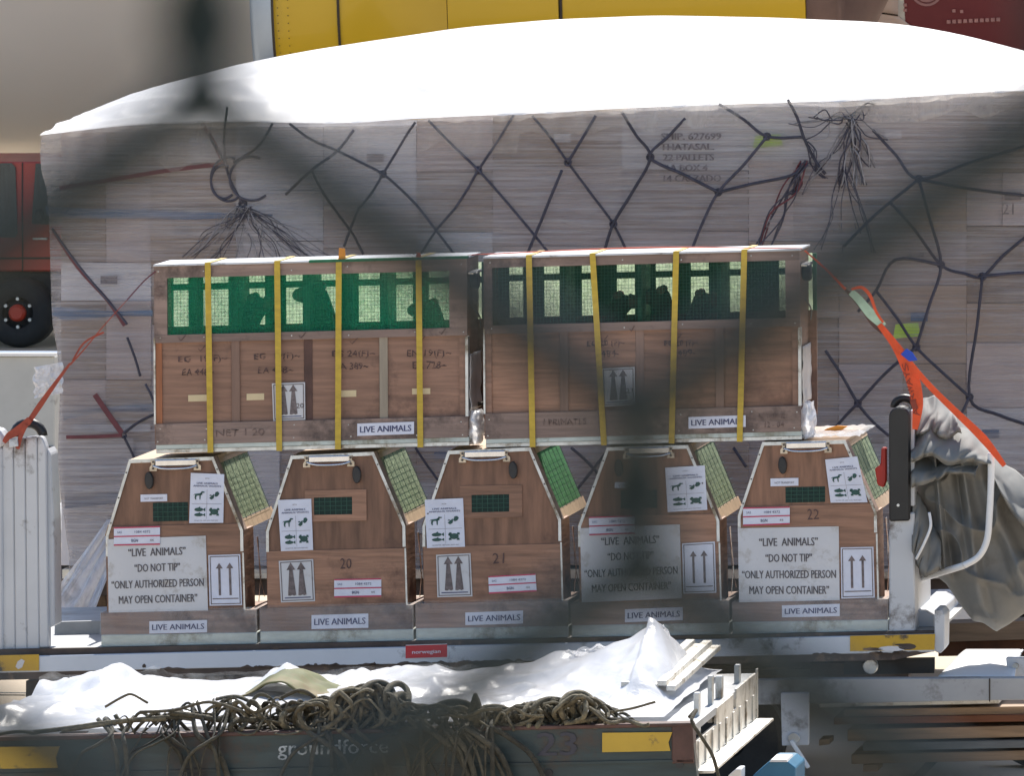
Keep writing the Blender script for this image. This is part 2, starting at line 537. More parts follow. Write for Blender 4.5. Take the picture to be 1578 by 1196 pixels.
TEXTCACHE = {}
def text_mesh(s, bold):
    key = (s, bold)
    if key not in TEXTCACHE:
        c = bpy.data.curves.new('lettering', 'FONT')
        c.body = s
        c.size = 1
        c.offset = bold
        c.resolution_u = 2
        c.align_x = 'LEFT'
        o = bpy.data.objects.new('lettering', c)
        me = bpy.data.meshes.new_from_object(o)
        vs_ = [tuple(v.co) for v in me.vertices]
        fs_ = [tuple(p.vertices) for p in me.polygons]
        bpy.data.objects.remove(o)
        bpy.data.curves.remove(c)
        bpy.data.meshes.remove(me)
        xs = [v[0] for v in vs_]
        ys = [v[1] for v in vs_]
        TEXTCACHE[key] = (vs_, fs_, min(xs), max(xs), min(ys), max(ys))
    return TEXTCACHE[key]

def text(q_, s, cx, cy, w, h, mat, parent, bold=0.0, name='lettering', dy=-0.0012, rot=0, jit=0.0):
    """text centred at unit point cx,cy; w,h in unit lengths of the quad"""
    vs_, fs_, x0, x1, y0, y1 = text_mesh(s, 0)
    m = M()
    qw, qh = q_.size()
    shifts = [0.0] if bold <= 0 else [-bold * .45, 0.0, bold * .45]
    for si, sh in enumerate(shifts):
      for x, y, z in vs_:
        a = ((x + sh - x0) / max(1e-6, x1 - x0) - 0.5) * w * qw
        b = ((y - y0) / max(1e-6, y1 - y0) - 0.5) * h * qh
        if jit:
            a += jit * math.sin(b * 3 + x * 5)
            b += jit * math.sin(a * 0.9)
        a, b = a * math.cos(rot) - b * math.sin(rot), a * math.sin(rot) + b * math.cos(rot)
        m.v.append(q_.P(cx + a / qw, cy + b / qh, dy - .00025 * si))
    nv_ = len(vs_)
    m.f = [[i + nv_ * k for i in f] for k in range(len(shifts)) for f in fs_]
    return m.build(name, mat, parent, recalc=False)

def ribbon(pts, widths, Y, wdir=None, th=0.0015, n=8):
    """flat strap through photo points; widths in photo pixels"""
    ctr = cr_spline([W(u, v, (Y[i] if isinstance(Y, list) else Y)) for i, (u, v) in enumerate(pts)], n)
    ws = []
    for i in range(len(ctr)):
        t = i / n
        a = int(min(t, len(widths) - 1.001))
        ws.append((widths[a] * (1 - (t - a)) + widths[min(a + 1, len(widths) - 1)] * (t - a)) * MPP)
    m = M()
    N = Vector((0, -1, 0))
    rows = []
    for i, p in enumerate(ctr):
        t = (ctr[min(i + 1, len(ctr) - 1)] - ctr[max(i - 1, 0)]).normalized()
        s_ = t.cross(N).normalized()
        rows.append((p - s_ * ws[i] / 2, p + s_ * ws[i] / 2))
    b = len(m.v)
    for a, c in rows:
        m.v += [a, c]
    for i in range(len(rows) - 1):
        m.f.append([b + 2 * i, b + 2 * i + 1, b + 2 * i + 3, b + 2 * i + 2])
    return m

def ridge(v):
    return 1 - abs(v) * 2.4

def fold(x, y, z=0.0):
    return noise.noise(Vector((x, y, z)))

# ================================================================== SETTING
def structure(o):
    o['kind'] = 'structure'
    return o
m = M()
m.poly([(-250, -120, 0), (250, -120, 0), (250, 500, 0), (-250, 500, 0)])
ground = structure(m.build('apron_ground', concrete, recalc=False))
BASE[ground.name] = Vector()
m = M()
for k in range(-12, 14):
    x = k * 6.1 + 1.3
    m.poly([(x - .02, -60, .004), (x + .02, -60, .004), (x + .02, 120, .004), (x - .02, 120, .004)])
j1 = m.build('joint_along', tarmac, ground, recalc=False); j1['kind'] = 'stuff'
m = M()
for k in range(-8, 18):
    y = k * 6.1 + 3.1
    m.poly([(-80, y - .02, .008), (80, y - .02, .008), (80, y + .02, .008), (-80, y + .02, .008)])
j2 = m.build('joint_across', tarmac, ground, recalc=False); j2['kind'] = 'stuff'
TZ = CAMPOS.z - 1.62
m = M()
m.box((-8, -40, 0), (16, CAMPOS.y + 1.25, TZ))
structure(m.build('viewing_terrace', concrete))

# ------------------------------------------------------------------ chain link fence close to the lens
FY = CAMPOS.y + 0.70
k0, k1, k2 = W(980, 758, FY), W(1655, 758, FY), W(980, 35, FY)
HP, VP = abs(k1.x - k0.x), abs(k2.z - k0.z)
fence = thing('chain_link_fence', 'dark green chain link fence right in front of the viewer, out of focus', 'fence', (k0.x, FY, TZ))
def link_wire(x0, name):
    m = M()
    pts = []
    r = 0.0028
    hh = 0.0075
    n0 = -int((k0.z - TZ) / VP) + 0
    for k in range(n0, 16):
        z = k0.z + k * VP
        if k % 2 == 0:      # left bend, hooks the wire on its left
            pts += [(x0 + 0.0012, FY + .0022, z - hh), (x0 - 0.0016, FY, z), (x0 + 0.0012, FY - .0022, z + hh)]
        else:
            pts += [(x0 + HP - 0.0012, FY - .0022, z - hh), (x0 + HP + 0.0016, FY, z), (x0 + HP - 0.0012, FY + .0022, z + hh)]
    m.tube(pts, r, 7)
    return m
wproto = link_wire(k0.x, 'wire').build('wire', fencem, fence, smooth=True)
for i in range(-34, 34):
    if i == 0:
        continue
    w = wproto.copy()
    COL.objects.link(w)
    w.parent = fence
    w.location = (i * HP, 0, (VP if i % 2 else 0))
ztop = k0.z + 16.2 * VP
for sx in (-34.3 * HP, 34.3 * HP):
    m = M()
    m.cyl((k0.x + sx, FY + .035, TZ), (k0.x + sx, FY + .035, ztop + .05), 0.024, 16)
    m.build('post', fencem, fence, smooth=False)
m = M()
m.cyl((k0.x - 34.3 * HP, FY + .03, ztop + .01), (k0.x + 34.3 * HP, FY + .03, ztop + .01), 0.02, 12)
m.build('top_rail', fencem, fence)

# ------------------------------------------------------------------ aircraft
YF = 27.5
zb = W(40, 257, YF).z
RF = 2.0
air = thing('parked_airliner', 'parked airliner with cream belly, yellow engine and dark red rear section', 'aircraft', (0, YF, 0))
xr = W(1388, 40, YF - RF).x
def tubeseg(x0, x1, r=RF, r1=None, o=(YF, zb + RF), seg=64):
    m = M()
    m.lathe((x0, o[0], o[1]), (1, 0, 0), [(0, r), (x1 - x0, r1 or r)], seg)
    return m
tubeseg(xr - 17, xr).build('fuselage', creamp, air, smooth=True)
m = M(); m.lathe((xr - 17, YF, zb + RF), (-1, 0, 0), [(0, RF), (1, RF * .97), (2.2, RF * .82), (3.2, RF * .55), (3.8, RF * .25), (4.0, 0.01)], 48)
m.build('nose', creamp, air, smooth=True)
tubeseg(xr + .001, xr + 9).build('rear_fuselage', redp, air, smooth=True)
m = M(); m.lathe((xr + 9, YF, zb + RF), (1, 0, 0), [(0, RF), (4, RF * .75), (8, RF * .35), (9.5, .1)], 48)
m.build('tail_cone', redp, air, smooth=True)
m = M(); m.prism([(xr + 12, YF - .15, zb + 3.4), (xr + 18, YF - .1, zb + 3.0), (xr + 20.5, YF - .05, zb + 10), (xr + 18, YF - .05, zb + 10)],
                 [(xr + 12, YF + .15, zb + 3.4), (xr + 18, YF + .1, zb + 3.0), (xr + 20.5, YF + .05, zb + 10), (xr + 18, YF + .05, zb + 10)])
m.build('tail_fin', redp, air)
# skin seams on the hull (thin raised bands)
m = M()
for x in (xr - 14.4, xr - 4.2):
    m.lathe((x, YF, zb + RF), (1, 0, 0), [(0, RF + .002), (.012, RF + .002)], 64)
s_ = m.build('hull_seams', panelp, air); s_['kind'] = 'stuff'
# longitudinal panel laps
m = M()
for an in (-75, -62):
    a0, a1 = R(an), R(an + .35)
    c = lambda a, x: (x, YF + RF * 1.0012 * math.cos(a) * (-1) * (-1) if False else YF + RF * 1.0012 * math.cos(a), zb + RF + RF * 1.0012 * math.sin(a))
    m.poly([c(a0, xr - 17), c(a0, xr - .02), c(a1, xr - .02), c(a1, xr - 17)])
s_ = m.build('skin_laps', panelp, air, recalc=False); s_['kind'] = 'stuff'
# beige access panel in front of the red section
def hull(u, v, off=0.0):
    d = ray(u, v)
    oy, oz = CAMPOS.y - YF, CAMPOS.z - (zb + RF)
    a = d.y * d.y + d.z * d.z
    b = 2 * (oy * d.y + oz * d.z)
    c_ = oy * oy + oz * oz - (RF + off) ** 2
    t = (-b - math.sqrt(max(0, b * b - 4 * a * c_))) / (2 * a)
    return CAMPOS + d * t
m = M()
def hullpatch(poly_, off, n=6):
    (a, b, c, d) = poly_
    def fn(x, y):
        u = (a[0] * (1 - x) + b[0] * x) * (1 - y) + (d[0] * (1 - x) + c[0] * x) * y
        v = (a[1] * (1 - x) + b[1] * x) * (1 - y) + (d[1] * (1 - x) + c[1] * x) * y
        return hull(u, v, off)
    return fn
m.grid(hullpatch([(1284, -60), (1384, -60), (1384, 24), (1284, 10)], .014), 8, 8)
m.build('access_panel', panelp, air, smooth=True, solid=.008)
m = M()
m.grid(hullpatch([(1280, -60), (1284, -60), (1284, 40), (1280, 40)], .016), 2, 8)
m.grid(hullpatch([(1284, 8), (1384, 22), (1384, 24.5), (1284, 10.5)], .018), 8, 1)
m.build('panel_seam', seam, air)
m = M()
m.grid(hullpatch([(1284, 10), (1384, 24), (1430, 60), (1284, 60)], .01), 8, 8)
m.build('belly_panel', panelp, air, smooth=True, solid=.006)
# round mark whose lower rim shows
m = M()
n = 40
for r0, r1 in ((14, 19), (21, 25)):
    for k in range(n):
        a, b = 2 * math.pi * k / n, 2 * math.pi * (k + 1) / n
        m.poly([hull(1428 + r * math.cos(t), -16 + r * math.sin(t), .006) for r, t in ((r0, a), (r1, a), (r1, b), (r0, b))])
m.build('round_emblem', circm, air, recalc=False)
m = M()
for k in range(10):
    p = hull(1462 + k * 8.5, 33 - k * .4, .004)
    m.box(p - Vector((.012, .01, .012)), p + Vector((.012, .01, .012)))
for (u, v) in ((1470, 16), (1482, 17), (1395, 7), (1395, 15)):
    p = hull(u, v, .004)
    m.box(p - Vector((.010, .01, .010)), p + Vector((.010, .01, .010)))
rv = m.build('rivets', rivet, air); rv['kind'] = 'stuff'
# engine
YN = 20.5
RN = 1.0
xe0, xe1 = W(420, 60, YN - RN).x, W(1240, 30, YN - RN).x
zn = W(700, -20, YN - RN).z
m = M(); m.lathe((xe0, YN, zn), (1, 0, 0), [(0, RN * .985), (.3, RN), ((xe1 - xe0) * .33, RN * 1.01), ((xe1 - xe0) * .33, RN * 1.007)], 72)
nac = m.build('engine_cowling', yellowe, air, smooth=True)
xb = (xe1 - xe0) * .55
m = M(); m.lathe((xe0 + (xe1 - xe0) * .33, YN, zn), (1, 0, 0), [(.004, RN * 1.008), ((xe1 - xe0) * .21, RN * 1.008)], 72)
m.build('cowl_door', yellowe, nac, smooth=True)
m = M(); m.lathe((xe0 + (xe1 - xe0) * .545, YN, zn), (1, 0, 0), [(0, RN * 1.007), ((xe1 - xe0) * .455, RN * .97)], 72)
m.build('reverser_sleeve', yellowe, nac, smooth=True)
m = M()
for fx in (0.0, .125, .545):
    x = xe0 + (xe1 - xe0) * fx
    m.lathe((x - .008, YN, zn), (1, 0, 0), [(0, RN * 1.012), (.016, RN * 1.012)], 72)
m.build('cowl_seam', seam, nac)
xl = W(382, 40, YN - RN).x
m = M(); m.lathe((xl, YN, zn), (1, 0, 0), [(0.05, RN * .86), (0, RN * .90), (0.0, RN * .95), (.05, RN * .975), (xe0 - xl, RN * .987)], 72)
m.build('inlet_lip', lipm, nac, smooth=True)
m = M(); m.lathe((xl + .04, YN, zn), (1, 0, 0), [(0, RN * .87), (.9, RN * .84), (.9, .01)], 48)
m.build('inlet_duct', exh, nac, smooth=True)
m = M(); m.lathe((xe1, YN, zn), (1, 0, 0), [(0, RN * .93), (.175, RN * .88), (.175, RN * .5), (.4, .05)], 64)
m.build('exhaust_nozzle', exh, nac, smooth=True)
m = M()
for k in range(70):
    an = math.pi * (1.0 + k / 69)
    for xx in (xe0 + .03, xe0 + .09):
        p = Vector((xx, YN + RN * 1.0 * math.sin(an) * 1, zn + RN * math.cos(an)))
        m.box(p - Vector((.0025, .004, .0025)), p + Vector((.0025, .004, .0025)))
s_ = m.build('lip_rivets', seam, nac); s_['kind'] = 'stuff'
m = M(); m.prism([(xe0 + 1.0, YN - .12, zn + RN * .9), (xe1 + .9, YN - .12, zn + RN * .8), (xe1 + 2.2, YN - .12, zn + 1.9), (xe0 + 2.2, YN - .12, zn + 1.7)],
                 [(xe0 + 1.0, YN + .12, zn + RN * .9), (xe1 + .9, YN + .12, zn + RN * .8), (xe1 + 2.2, YN + .12, zn + 1.9), (xe0 + 2.2, YN + .12, zn + 1.7)])
m.build('engine_pylon', creamp, air)
m = M(); m.prism([(xr - 7, YF - 1, zb + .9), (xr - 1, YF - 1, zb + .9), (xr + 3.4, YF - 17, zb + 2.9), (xr + 1.8, YF - 17, zb + 2.9)],
                 [(xr - 7, YF - 1, zb + 1.4), (xr - 1, YF - 1, zb + 1.15), (xr + 3.4, YF - 17, zb + 3.05), (xr + 1.8, YF - 17, zb + 3.1)])
# wing stays well above and behind the engine, outside the view
for v in m.v:
    v.z += 1.75
m.build('wing', creamp, air)

# ------------------------------------------------------------------ red tow tractor
YT = W(40, 535, 0).y
d = ray(30, 535); YT = (CAMPOS + d * (-CAMPOS.z / d.z)).y
tr = thing('tow_tractor', 'red tow tractor beneath the cream airliner belly, behind the wrapped load', 'tractor', (W(20, 535, YT).x, YT, 0))
def TE(pts, y0=0.0, y1=1.3):
    return M().ex(pts, YT + y0, YT + y1)
body = TE([(-260, 418), (150, 418), (150, 335), (135, 249), (-170, 249), (-190, 340), (-260, 350)], 0.03, 1.35).build('body', redtr, tr, bevel=.01)
TE([(-250, 500), (-20, 500), (-20, 419), (-250, 419)], .1, 1.25).build('chassis', tyre, tr)
TE([(-25, 475), (145, 475), (145, 419), (-25, 419)], .06, 1.3).build('wheel_arch', tyre, tr, bevel=.01)
TE([(-60, 366), (23, 366), (27, 360), (24, 258), (18, 251), (-60, 251)], .018, .03).build('window', glass, tr)
TE([(49, 345), (110, 345), (112, 252), (55, 252)], .018, .03).build('window', glass, tr)
TE([(33.5, 418), (35, 418), (35, 250), (33.5, 250)], .022, .03).build('door_seam', seam, tr)
TE([(-180, 399), (140, 399), (140, 396), (-180, 396)], .022, .03).build('trim_strip', seam, tr)
TE([(50, 369), (72, 369), (72, 366), (50, 366)], -.005, .03).build('door_handle', galv, tr)
TE([(50, 342), (60, 345), (66, 335), (62, 322), (52, 325)], -.14, -.06).build('mirror', black, tr, bevel=.01)
for uu, vv in ((38, 479), (-200, 479)):
    c = W(uu, vv, YT + .12)
    rr = c.z
    m = M(); m.lathe((c.x, YT - .10, rr), (0, 1, 0), [(0.01, rr * .45), (0, rr * .6), (0.0, rr * .86), (.03, rr * .97), (.06, rr), (.2, rr), (.22, rr * .9)], 40)
    wh = m.build('wheel', tyre, tr, smooth=True)
    m = M(); m.lathe((c.x, YT - .10, rr), (0, 1, 0), [(.05, .001), (.045, rr * .22), (.02, rr * .26), (.06, rr * .33), (.05, rr * .52)], 32)
    m.build('rim', tyre, wh, smooth=True)
    m = M(); m.lathe((c.x, YT - .10, rr), (0, 1, 0), [(-.03, .001), (-.03, rr * .17), (-.01, rr * .24), (.03, rr * .25)], 20)
    m.build('hub', redhub, wh, smooth=False)
    for k in range(6):
        an = R(30 + 60 * k)
        p = Vector((c.x + rr * .40 * math.cos(an), YT - .09, rr + rr * .40 * math.sin(an)))
        M().cyl(p, p + Vector((0, .05, 0)), rr * .05, 8).build('wheel_nut', galv, wh)

# ------------------------------------------------------------------ white service cart
YC = 9.5
sc_ = thing('service_cart', 'pale white service cart standing left of the wrapped load below the tractor wheel', 'cart', (W(0, 700, YC).x, YC, 0))
M().ex([(-330, 792), (84, 792), (84, 549), (-330, 549)], YC, YC + .33).build('body', pbr('cart_panel', (0.42, 0.43, 0.42), .5, var=.06, dirt=(.12, .11, .1), dirt_amt=.08, dirt_scale=4), sc_, bevel=.006)
M().ex([(-334, 549), (86, 549), (86, 544.5), (-334, 544.5)], YC - .02, YC + .02).build('top_rim', cleanw, sc_)
M().ex([(-330, 549), (84, 549), (84, 548), (-330, 548)], YC + .02, YC + .35).build('lid', bluecard, sc_)
M().ex([(70, 700), (84, 700), (84, 688), (70, 688)], YC - .012, YC).build('bracket', dcard, sc_)
for u0 in (-20, -250):
    c = W(u0, 800, YC + .2)
    M().lathe((c.x, YC + .1, .16), (0, 1, 0), [(0, .05), (0, .16), (.1, .16), (.1, .05)], 24).build('wheel', tyre, sc_)
# trailer beam further back, seen through the gap below the load
tb = thing('low_trailer', 'low grey trailer bed seen through the gap under the wrapped load', 'trailer', (W(100, 830, 6.5).x, 6.5, 0))
M().ex([(-60, 836), (330, 836), (330, 818), (-60, 818)], 6.5, 7.9).build('bed', deckm, tb)
for u0 in (0, 140, 300):
    c = W(u0, 860, 6.8)
    M().lathe((c.x, 6.6, .14), (0, 1, 0), [(0, .05), (0, .14), (.1, .14), (.1, .05)], 20).build('wheel', tyre, tb)
for u0 in (-40, 310):
    M().ex([(u0, 860), (u0 + 10, 860), (u0 + 10, 837), (u0, 837)], 6.6, 6.7).build('leg', deckm, tb)

# ================================================================== BIG WRAPPED LOAD
YL = 2.3
cargo = thing('wrapped_air_cargo', 'huge shrink wrapped air cargo load with white domed cover and dark rope net', 'cargo load', (W(800, 880, YL).x, YL, W(800, 880, YL).z),)
VF = [(62, 208), (120, 200), (200, 191), (300, 187), (380, 185), (450, 188), (540, 188), (620, 182), (700, 178), (850, 172), (960, 165), (1100, 160), (1215, 156), (1300, 154), (1400, 148), (1500, 141), (1578, 138), (1800, 128)]
VT = [(62, 201), (101, 178), (125, 169), (151, 161), (201, 138), (255, 123), (319, 106), (383, 92), (447, 81), (530, 68), (700, 44), (850, 31), (1000, 25), (1200, 27), (1350, 33), (1420, 40), (1500, 55), (1578, 75), (1800, 130)]
LEFT = [(205, 62), (235, 60), (262, 62), (290, 70), (330, 74), (400, 76), (470, 78), (500, 80), (540, 87), (600, 92), (640, 90), (700, 88), (760, 92), (800, 98), (860, 106)]
UR = 1790
rnd = random.Random(3)
# cartons
u = 94
while u < UR - 40:
    w_ = rnd.choice((105, 130, 160, 190)) + rnd.random() * 15
    u1 = min(u + w_, UR - 6)
    v = lerp_tab(VF, (u + u1) / 2) + 8
    while v < 866:
        h_ = rnd.choice((58, 75, 92, 118)) + rnd.random() * 8
        v1 = min(v + h_, 872)
        if 872 - v1 < 30: v1 = 872
        nsp = rnd.choice((1, 1, 1, 2))
        mat_ = rnd.choice((kraft, pcard, kraft, pcard, wcard, pcard, kraft, wcard))
        if 985 < u1 and u < 1190 and v < 240: mat_ = wcard
        if v > 640 and u < 300: mat_ = wcard
        if v > 770 and u < 140: mat_ = dcard
        for q3 in range(nsp):
            ua, ub = u + (u1 - u) * q3 / nsp, u + (u1 - u) * (q3 + 1) / nsp
            dy = rnd.random() * .022
            tilt = rnd.uniform(-.8, .8)
            M().ex([(ua + .2, v1 - .2), (ub - .2, v1 - .2 + tilt * .5), (ub - .2, v + .2 + tilt * .5), (ua + .2, v + .2)], YL + .02 + dy, YL + .60 + dy).build('carton', mat_ if q3 == 0 else rnd.choice((kraft, pcard)), cargo, bevel=.0015)
        if rnd.random() < .5 and mat_ is not dcard:
            tu, tv2 = u + rnd.uniform(.2, .6) * (u1 - u), v + h_ * .35
            if tv2 + 14 < v1:
                M().ex([(tu, tv2 + 13), (tu + 26, tv2 + 13), (tu + 26, tv2), (tu, tv2)], YL + .0185, YL + .0195).build('carton_label', rnd.choice((wcard, bluecard, wcard, inkf)), cargo)
        v = v1 + .4
    u = u1
m = M().ex([(100, 868), (UR - 20, 868), (UR - 20, 190), (100, 225)], YL + .7, YL + 2.35)
m.build('inner_cartons', kraft, cargo)
# printed text on one carton
Yt = YL - .052
for i, s_ in enumerate(['SHIP. 627699', 'THATASAL.', '22 PALLETS', '1A BOX 4', '14 CALZADO']):
    wpx = (92, 82, 78, 62, 88)[i]
    u0 = 1018 + (1, 0, 4, 10, 5)[i]
    q_ = Q((u0, 205 + i * 16.2), (u0 + wpx, 205 + i * 16.2 - .5), (u0 + wpx, 215 + i * 16.2 - .5), (u0, 215 + i * 16.2), Yt)
    text(q_, s_, .5, .5, 1, 1, pbr('carton_stencil', (.16, .14, .15), .7, var=.5, scale=70), cargo, bold=.10)
text(Q((1545, 312), (1562, 312), (1562, 330), (1545, 330), Yt), '21', .5, .5, 1, 1, inkf, cargo, bold=.02)
for (u0, v0, u1, v1) in ((1160, 206, 1206, 228), (1376, 497, 1418, 522)):
    M().ex([(u0, v1), (u1, v1 - 4), (u1 - 3, v0), (u0 + 4, v0 + 3)], YL - .006, YL - .004).build('lime_sticker', limet, cargo)
# printed paper sheets on the lower left boxes
for (u0, v0, u1, v1, mt) in ((112, 655, 232, 668, wcard), (112, 678, 205, 760, wcard), (292, 212, 345, 250, wcard)):
    M().ex([(u0, v1), (u1, v1 - 2), (u1, v0 - 2), (u0, v0)], YL - .004, YL - .002).build('paper_sheet', mt, cargo)
q_ = Q((118, 705), (200, 703), (200, 745), (118, 747), YL - .004)
for i in range(5):
    text(q_, 'MIXED GOODS KEEP DRY', .5, .9 - i * .2, .9 - .12 * (i % 3), .09, inkf, cargo, name='small_print')
text(Q((118, 655), (150, 655), (150, 665), (118, 665), YL - .004), 'CARGO', .5, .5, .8, .6, inkf, cargo, name='small_print')
# blue wrap bands
for (pts_) in ([(70, 318), (150, 322), (300, 326), (420, 330), (420, 333), (300, 338), (140, 336), (72, 332)],
               [(80, 473), (110, 476), (180, 480), (235, 478), (235, 487), (180, 487), (100, 494), (80, 486)],
               [(96, 636), (160, 628), (236, 622), (236, 634), (170, 634), (130, 640), (98, 648)],
               [(100, 762), (160, 760), (236, 764), (236, 770), (160, 778), (100, 784)]):
    m = M()
    m.ex(pts_[::-1], YL - .012, YL - .009)
    m.build('blue_band', bluecard, cargo)
# wrap film over the front and round the left side
def film_pt(x, y):
    # x: 0..1 along left side then front, y: 0 top .. 1 bottom
    if x < .06:
        t = x / .06
        v = 205 + y * 660
        ul = lerp_tab(LEFT, v)
        p = W(ul, v, YL - .045)
        p.y = YL - .045 + (1 - t) * 2.3
        p.x += .03 * fold(p.y * 2, p.z * 3, 3) * (1 - t)
        return p
    t = (x - .06) / .94
    u = 60 + t * (UR - 60)
    vt_ = lerp_tab(VF, u) + 1
    v = vt_ + y * (876 + 8 * math.sin(u * .02) - vt_)
    if u < 140:
        ul = lerp_tab(LEFT, v)
        u = ul + (u - 60) * (140 - ul) / 80
    p = W(u, v, YL - .045)
    edge = min(1, y * 6) * min(1, t * 30)
    w1 = noise.noise(Vector((p.x * .8, p.z * 14, 0))) * .008
    w2 = abs(noise.noise(Vector((p.x * 3, p.z * 3, 5)))) * .014
    w3 = noise.noise(Vector((p.x * 7, p.z * 30, 9))) * .006
    p.y += -(w1 + w2 + w3) * edge
    return p
m = M().grid(film_pt, 460, 190)
m.build('stretch_film', wrapf, cargo, smooth=True, recalc=False)
# white domed cover
def cover_pt(x, y):
    u = 61 + x * (UR - 61)
    vf, vt_ = lerp_tab(VF, u), lerp_tab(VT, u)
    # smooth table
    vf = (vf + lerp_tab(VF, u - 25) + lerp_tab(VF, u + 25)) / 3 if u > 100 else vf
    vt_ = (vt_ + lerp_tab(VT, u - 20) + lerp_tab(VT, u + 20)) / 3 if u > 100 else vt_
    us_ = u + 72
    vt_ = (lerp_tab(VT, us_) + lerp_tab(VT, us_ - 25) + lerp_tab(VT, us_ + 25)) / 3
    pf = W(u, vf, YL - .055)
    if y < .06:       # skirt hanging a little over the front edge
        t = 1 - y / .06
        n_ = fold(pf.x * 5, 2) * .5 + fold(pf.x * 17, 7) * .35
        p = pf.copy()
        p.z -= t * (.003 + .016 * max(0, n_)) * min(1, x * 20)
        p.y -= .006 * t
        return p
    t = (y - .06) / .94
    Yp = YL - .055 + t * 2.4
    zt = W(us_, vt_, YL + 1.1).z
    prof = 1 - abs(2 * t - 1) ** 1.9
    z = pf.z + (zt - pf.z) * prof
    amp = .010 * min(1, t * 8) * min(1, (1 - t) * 8)
    left = max(0, 1 - x * 3.5)
    if t < .5:
        fz = min(1, t * 14) * (1 - t * 2)
        z += fz * (.016 * ridge(fold(pf.x * 2.4, Yp * 3.5, 11)) + .010 * ridge(fold(pf.x * 7, Yp * 6, 12)) - .012)
    z += amp * (noise.noise(Vector((pf.x * 1.2, Yp * 5, 1))) + .6 * left * noise.noise(Vector((pf.x * 5, Yp * 9, 2)))) * .7
    return Vector((pf.x, Yp, z))
m = M().grid(cover_pt, 400, 110)
m.build('cover_sheet', coverf, cargo, smooth=True, recalc=False)
# thin skirt of the cover hanging down over the wrapped front
def skirt(x, y):
    u = 66 + x * (UR - 66)
    p = W(u, lerp_tab(VF, u) - 1, YL - .075)
    n_ = .5 + .9 * fold(p.x * 2.3, 4) + .5 * fold(p.x * 9, 2)
    drop = (.06 + .16 * max(0, n_)) * (1.0 if u < 800 else .55)
    zz = p.z - drop * y
    yy = YL - .075 - .010 * fold(p.x * 6, y * 2) - .012 * abs(fold(p.x * 14, y * 3, 4)) + .012 * y
    return Vector((p.x + .01 * fold(y * 3, p.x * 5), yy, zz))
M().grid(skirt, 300, 14).build('cover_skirt', film('skirt_film', (0.74, 0.71, 0.68), 0.02, 0.62, 2.4, (2.2, 1, .8), 0.3, 0.45, 0.5, 0.44, 0.68), cargo, smooth=True, recalc=False)
# back sheet closing the load
m = M()
def back_pt(x, y):
    u = 61 + x * (UR - 61)
    pf = W(u, lerp_tab(VF, u), YL - .055)
    zb_ = W(u, 876, YL).z
    return Vector((pf.x, YL + 2.37 + .02 * fold(pf.x * 3, y * 4), pf.z * (1 - y) + zb_ * y))
M().grid(back_pt, 60, 16).build('back_film', wrapf, cargo, smooth=True, recalc=False)
# net cords
net = [
 [(440, 300), (480, 262), (520, 232), (545, 200)], [(480, 262), (500, 300), (545, 362)], [(1322, 480), (1350, 448), (1380, 400), (1450, 408)],
 [(642, 316), (672, 355), (700, 392)], [(702, 320), (672, 355), (648, 392)], [(552, 322), (540, 352), (530, 380)], [(520, 232), (478, 214), (446, 190)], [(628, 205), (640, 188)],
 [(660, 185), (698, 224), (737, 262), (778, 308), (815, 352), (848, 392)], [(628, 205), (612, 232), (590, 268), (572, 298), (552, 322)],
 [(792, 176), (765, 220), (737, 262), (720, 292), (702, 320)], [(820, 178), (850, 214), (875, 250), (912, 300), (945, 345), (968, 392)],
 [(918, 178), (898, 212), (875, 250)], [(866, 262), (848, 305), (832, 345), (812, 392)], [(958, 172), (980, 208), (1002, 242), (975, 295), (945, 345), (930, 392)],
 [(1056, 182), (1030, 210), (1002, 242), (1056, 270), (1107, 296)], [(1108, 160), (1145, 183), (1182, 210), (1235, 211)],
 [(1182, 210), (1145, 255), (1107, 296), (1082, 345), (1062, 395)], [(1107, 296), (1160, 283), (1220, 270), (1245, 250)],
 [(1214, 153), (1228, 180), (1240, 215), (1258, 250), (1272, 268)], [(1345, 200), (1380, 238), (1416, 276), (1496, 250), (1590, 222), (1700, 190)],
 [(1416, 276), (1490, 290), (1590, 302), (1720, 310)], [(1416, 276), (1432, 335), (1450, 408), (1432, 470), (1412, 535)],
 [(1372, 312), (1408, 352), (1450, 408), (1488, 422), (1514, 426), (1548, 392), (1600, 350)], [(1514, 426), (1590, 420), (1720, 424)],
 [(1514, 426), (1506, 500), (1494, 612), (1540, 640), (1600, 660)], [(1350, 448), (1382, 490), (1412, 535), (1450, 572), (1494, 612)],
 [(1272, 540), (1298, 580), (1322, 622), (1345, 650), (1370, 672)], [(1322, 622), (1304, 640), (1285, 662)], [(1412, 535), (1365, 575), (1322, 622)],
 [(520, 232), (560, 252), (590, 268), (618, 292), (642, 316)], [(545, 362), (560, 392)], [(80, 352), (120, 408), (172, 470), (196, 500)],
 [(196, 520), (208, 552), (216, 580)], [(224, 592), (234, 612), (242, 636)], [(350, 165), (345, 222), (352, 270), (374, 314)],
 [(880, 690), (905, 712), (935, 745), (960, 770)], [(940, 690), (905, 735), (880, 765)], [(1130, 690), (1150, 720)], [(640, 690), (660, 720), (690, 760)],
 [(190, 672), (205, 702), (215, 730)], [(190, 668), (215, 650), (240, 638)], [(1300, 380), (1350, 330), (1416, 276)],
 [(1494, 612), (1470, 660), (1440, 700)], [(420, 190), (398, 225), (360, 250)], [(320, 205), (336, 232), (350, 254)],
]
for ln in net:
    pts_ = cr_spline([W(u, v, YL - .053 - (.011 if ln[0][0] > 850 else 0)) for u, v in ln], 5)
    M().tube(pts_, .0060 if ln[0][0] > 850 else .0052, 6).build('net_cord', ropeg, cargo, smooth=True)
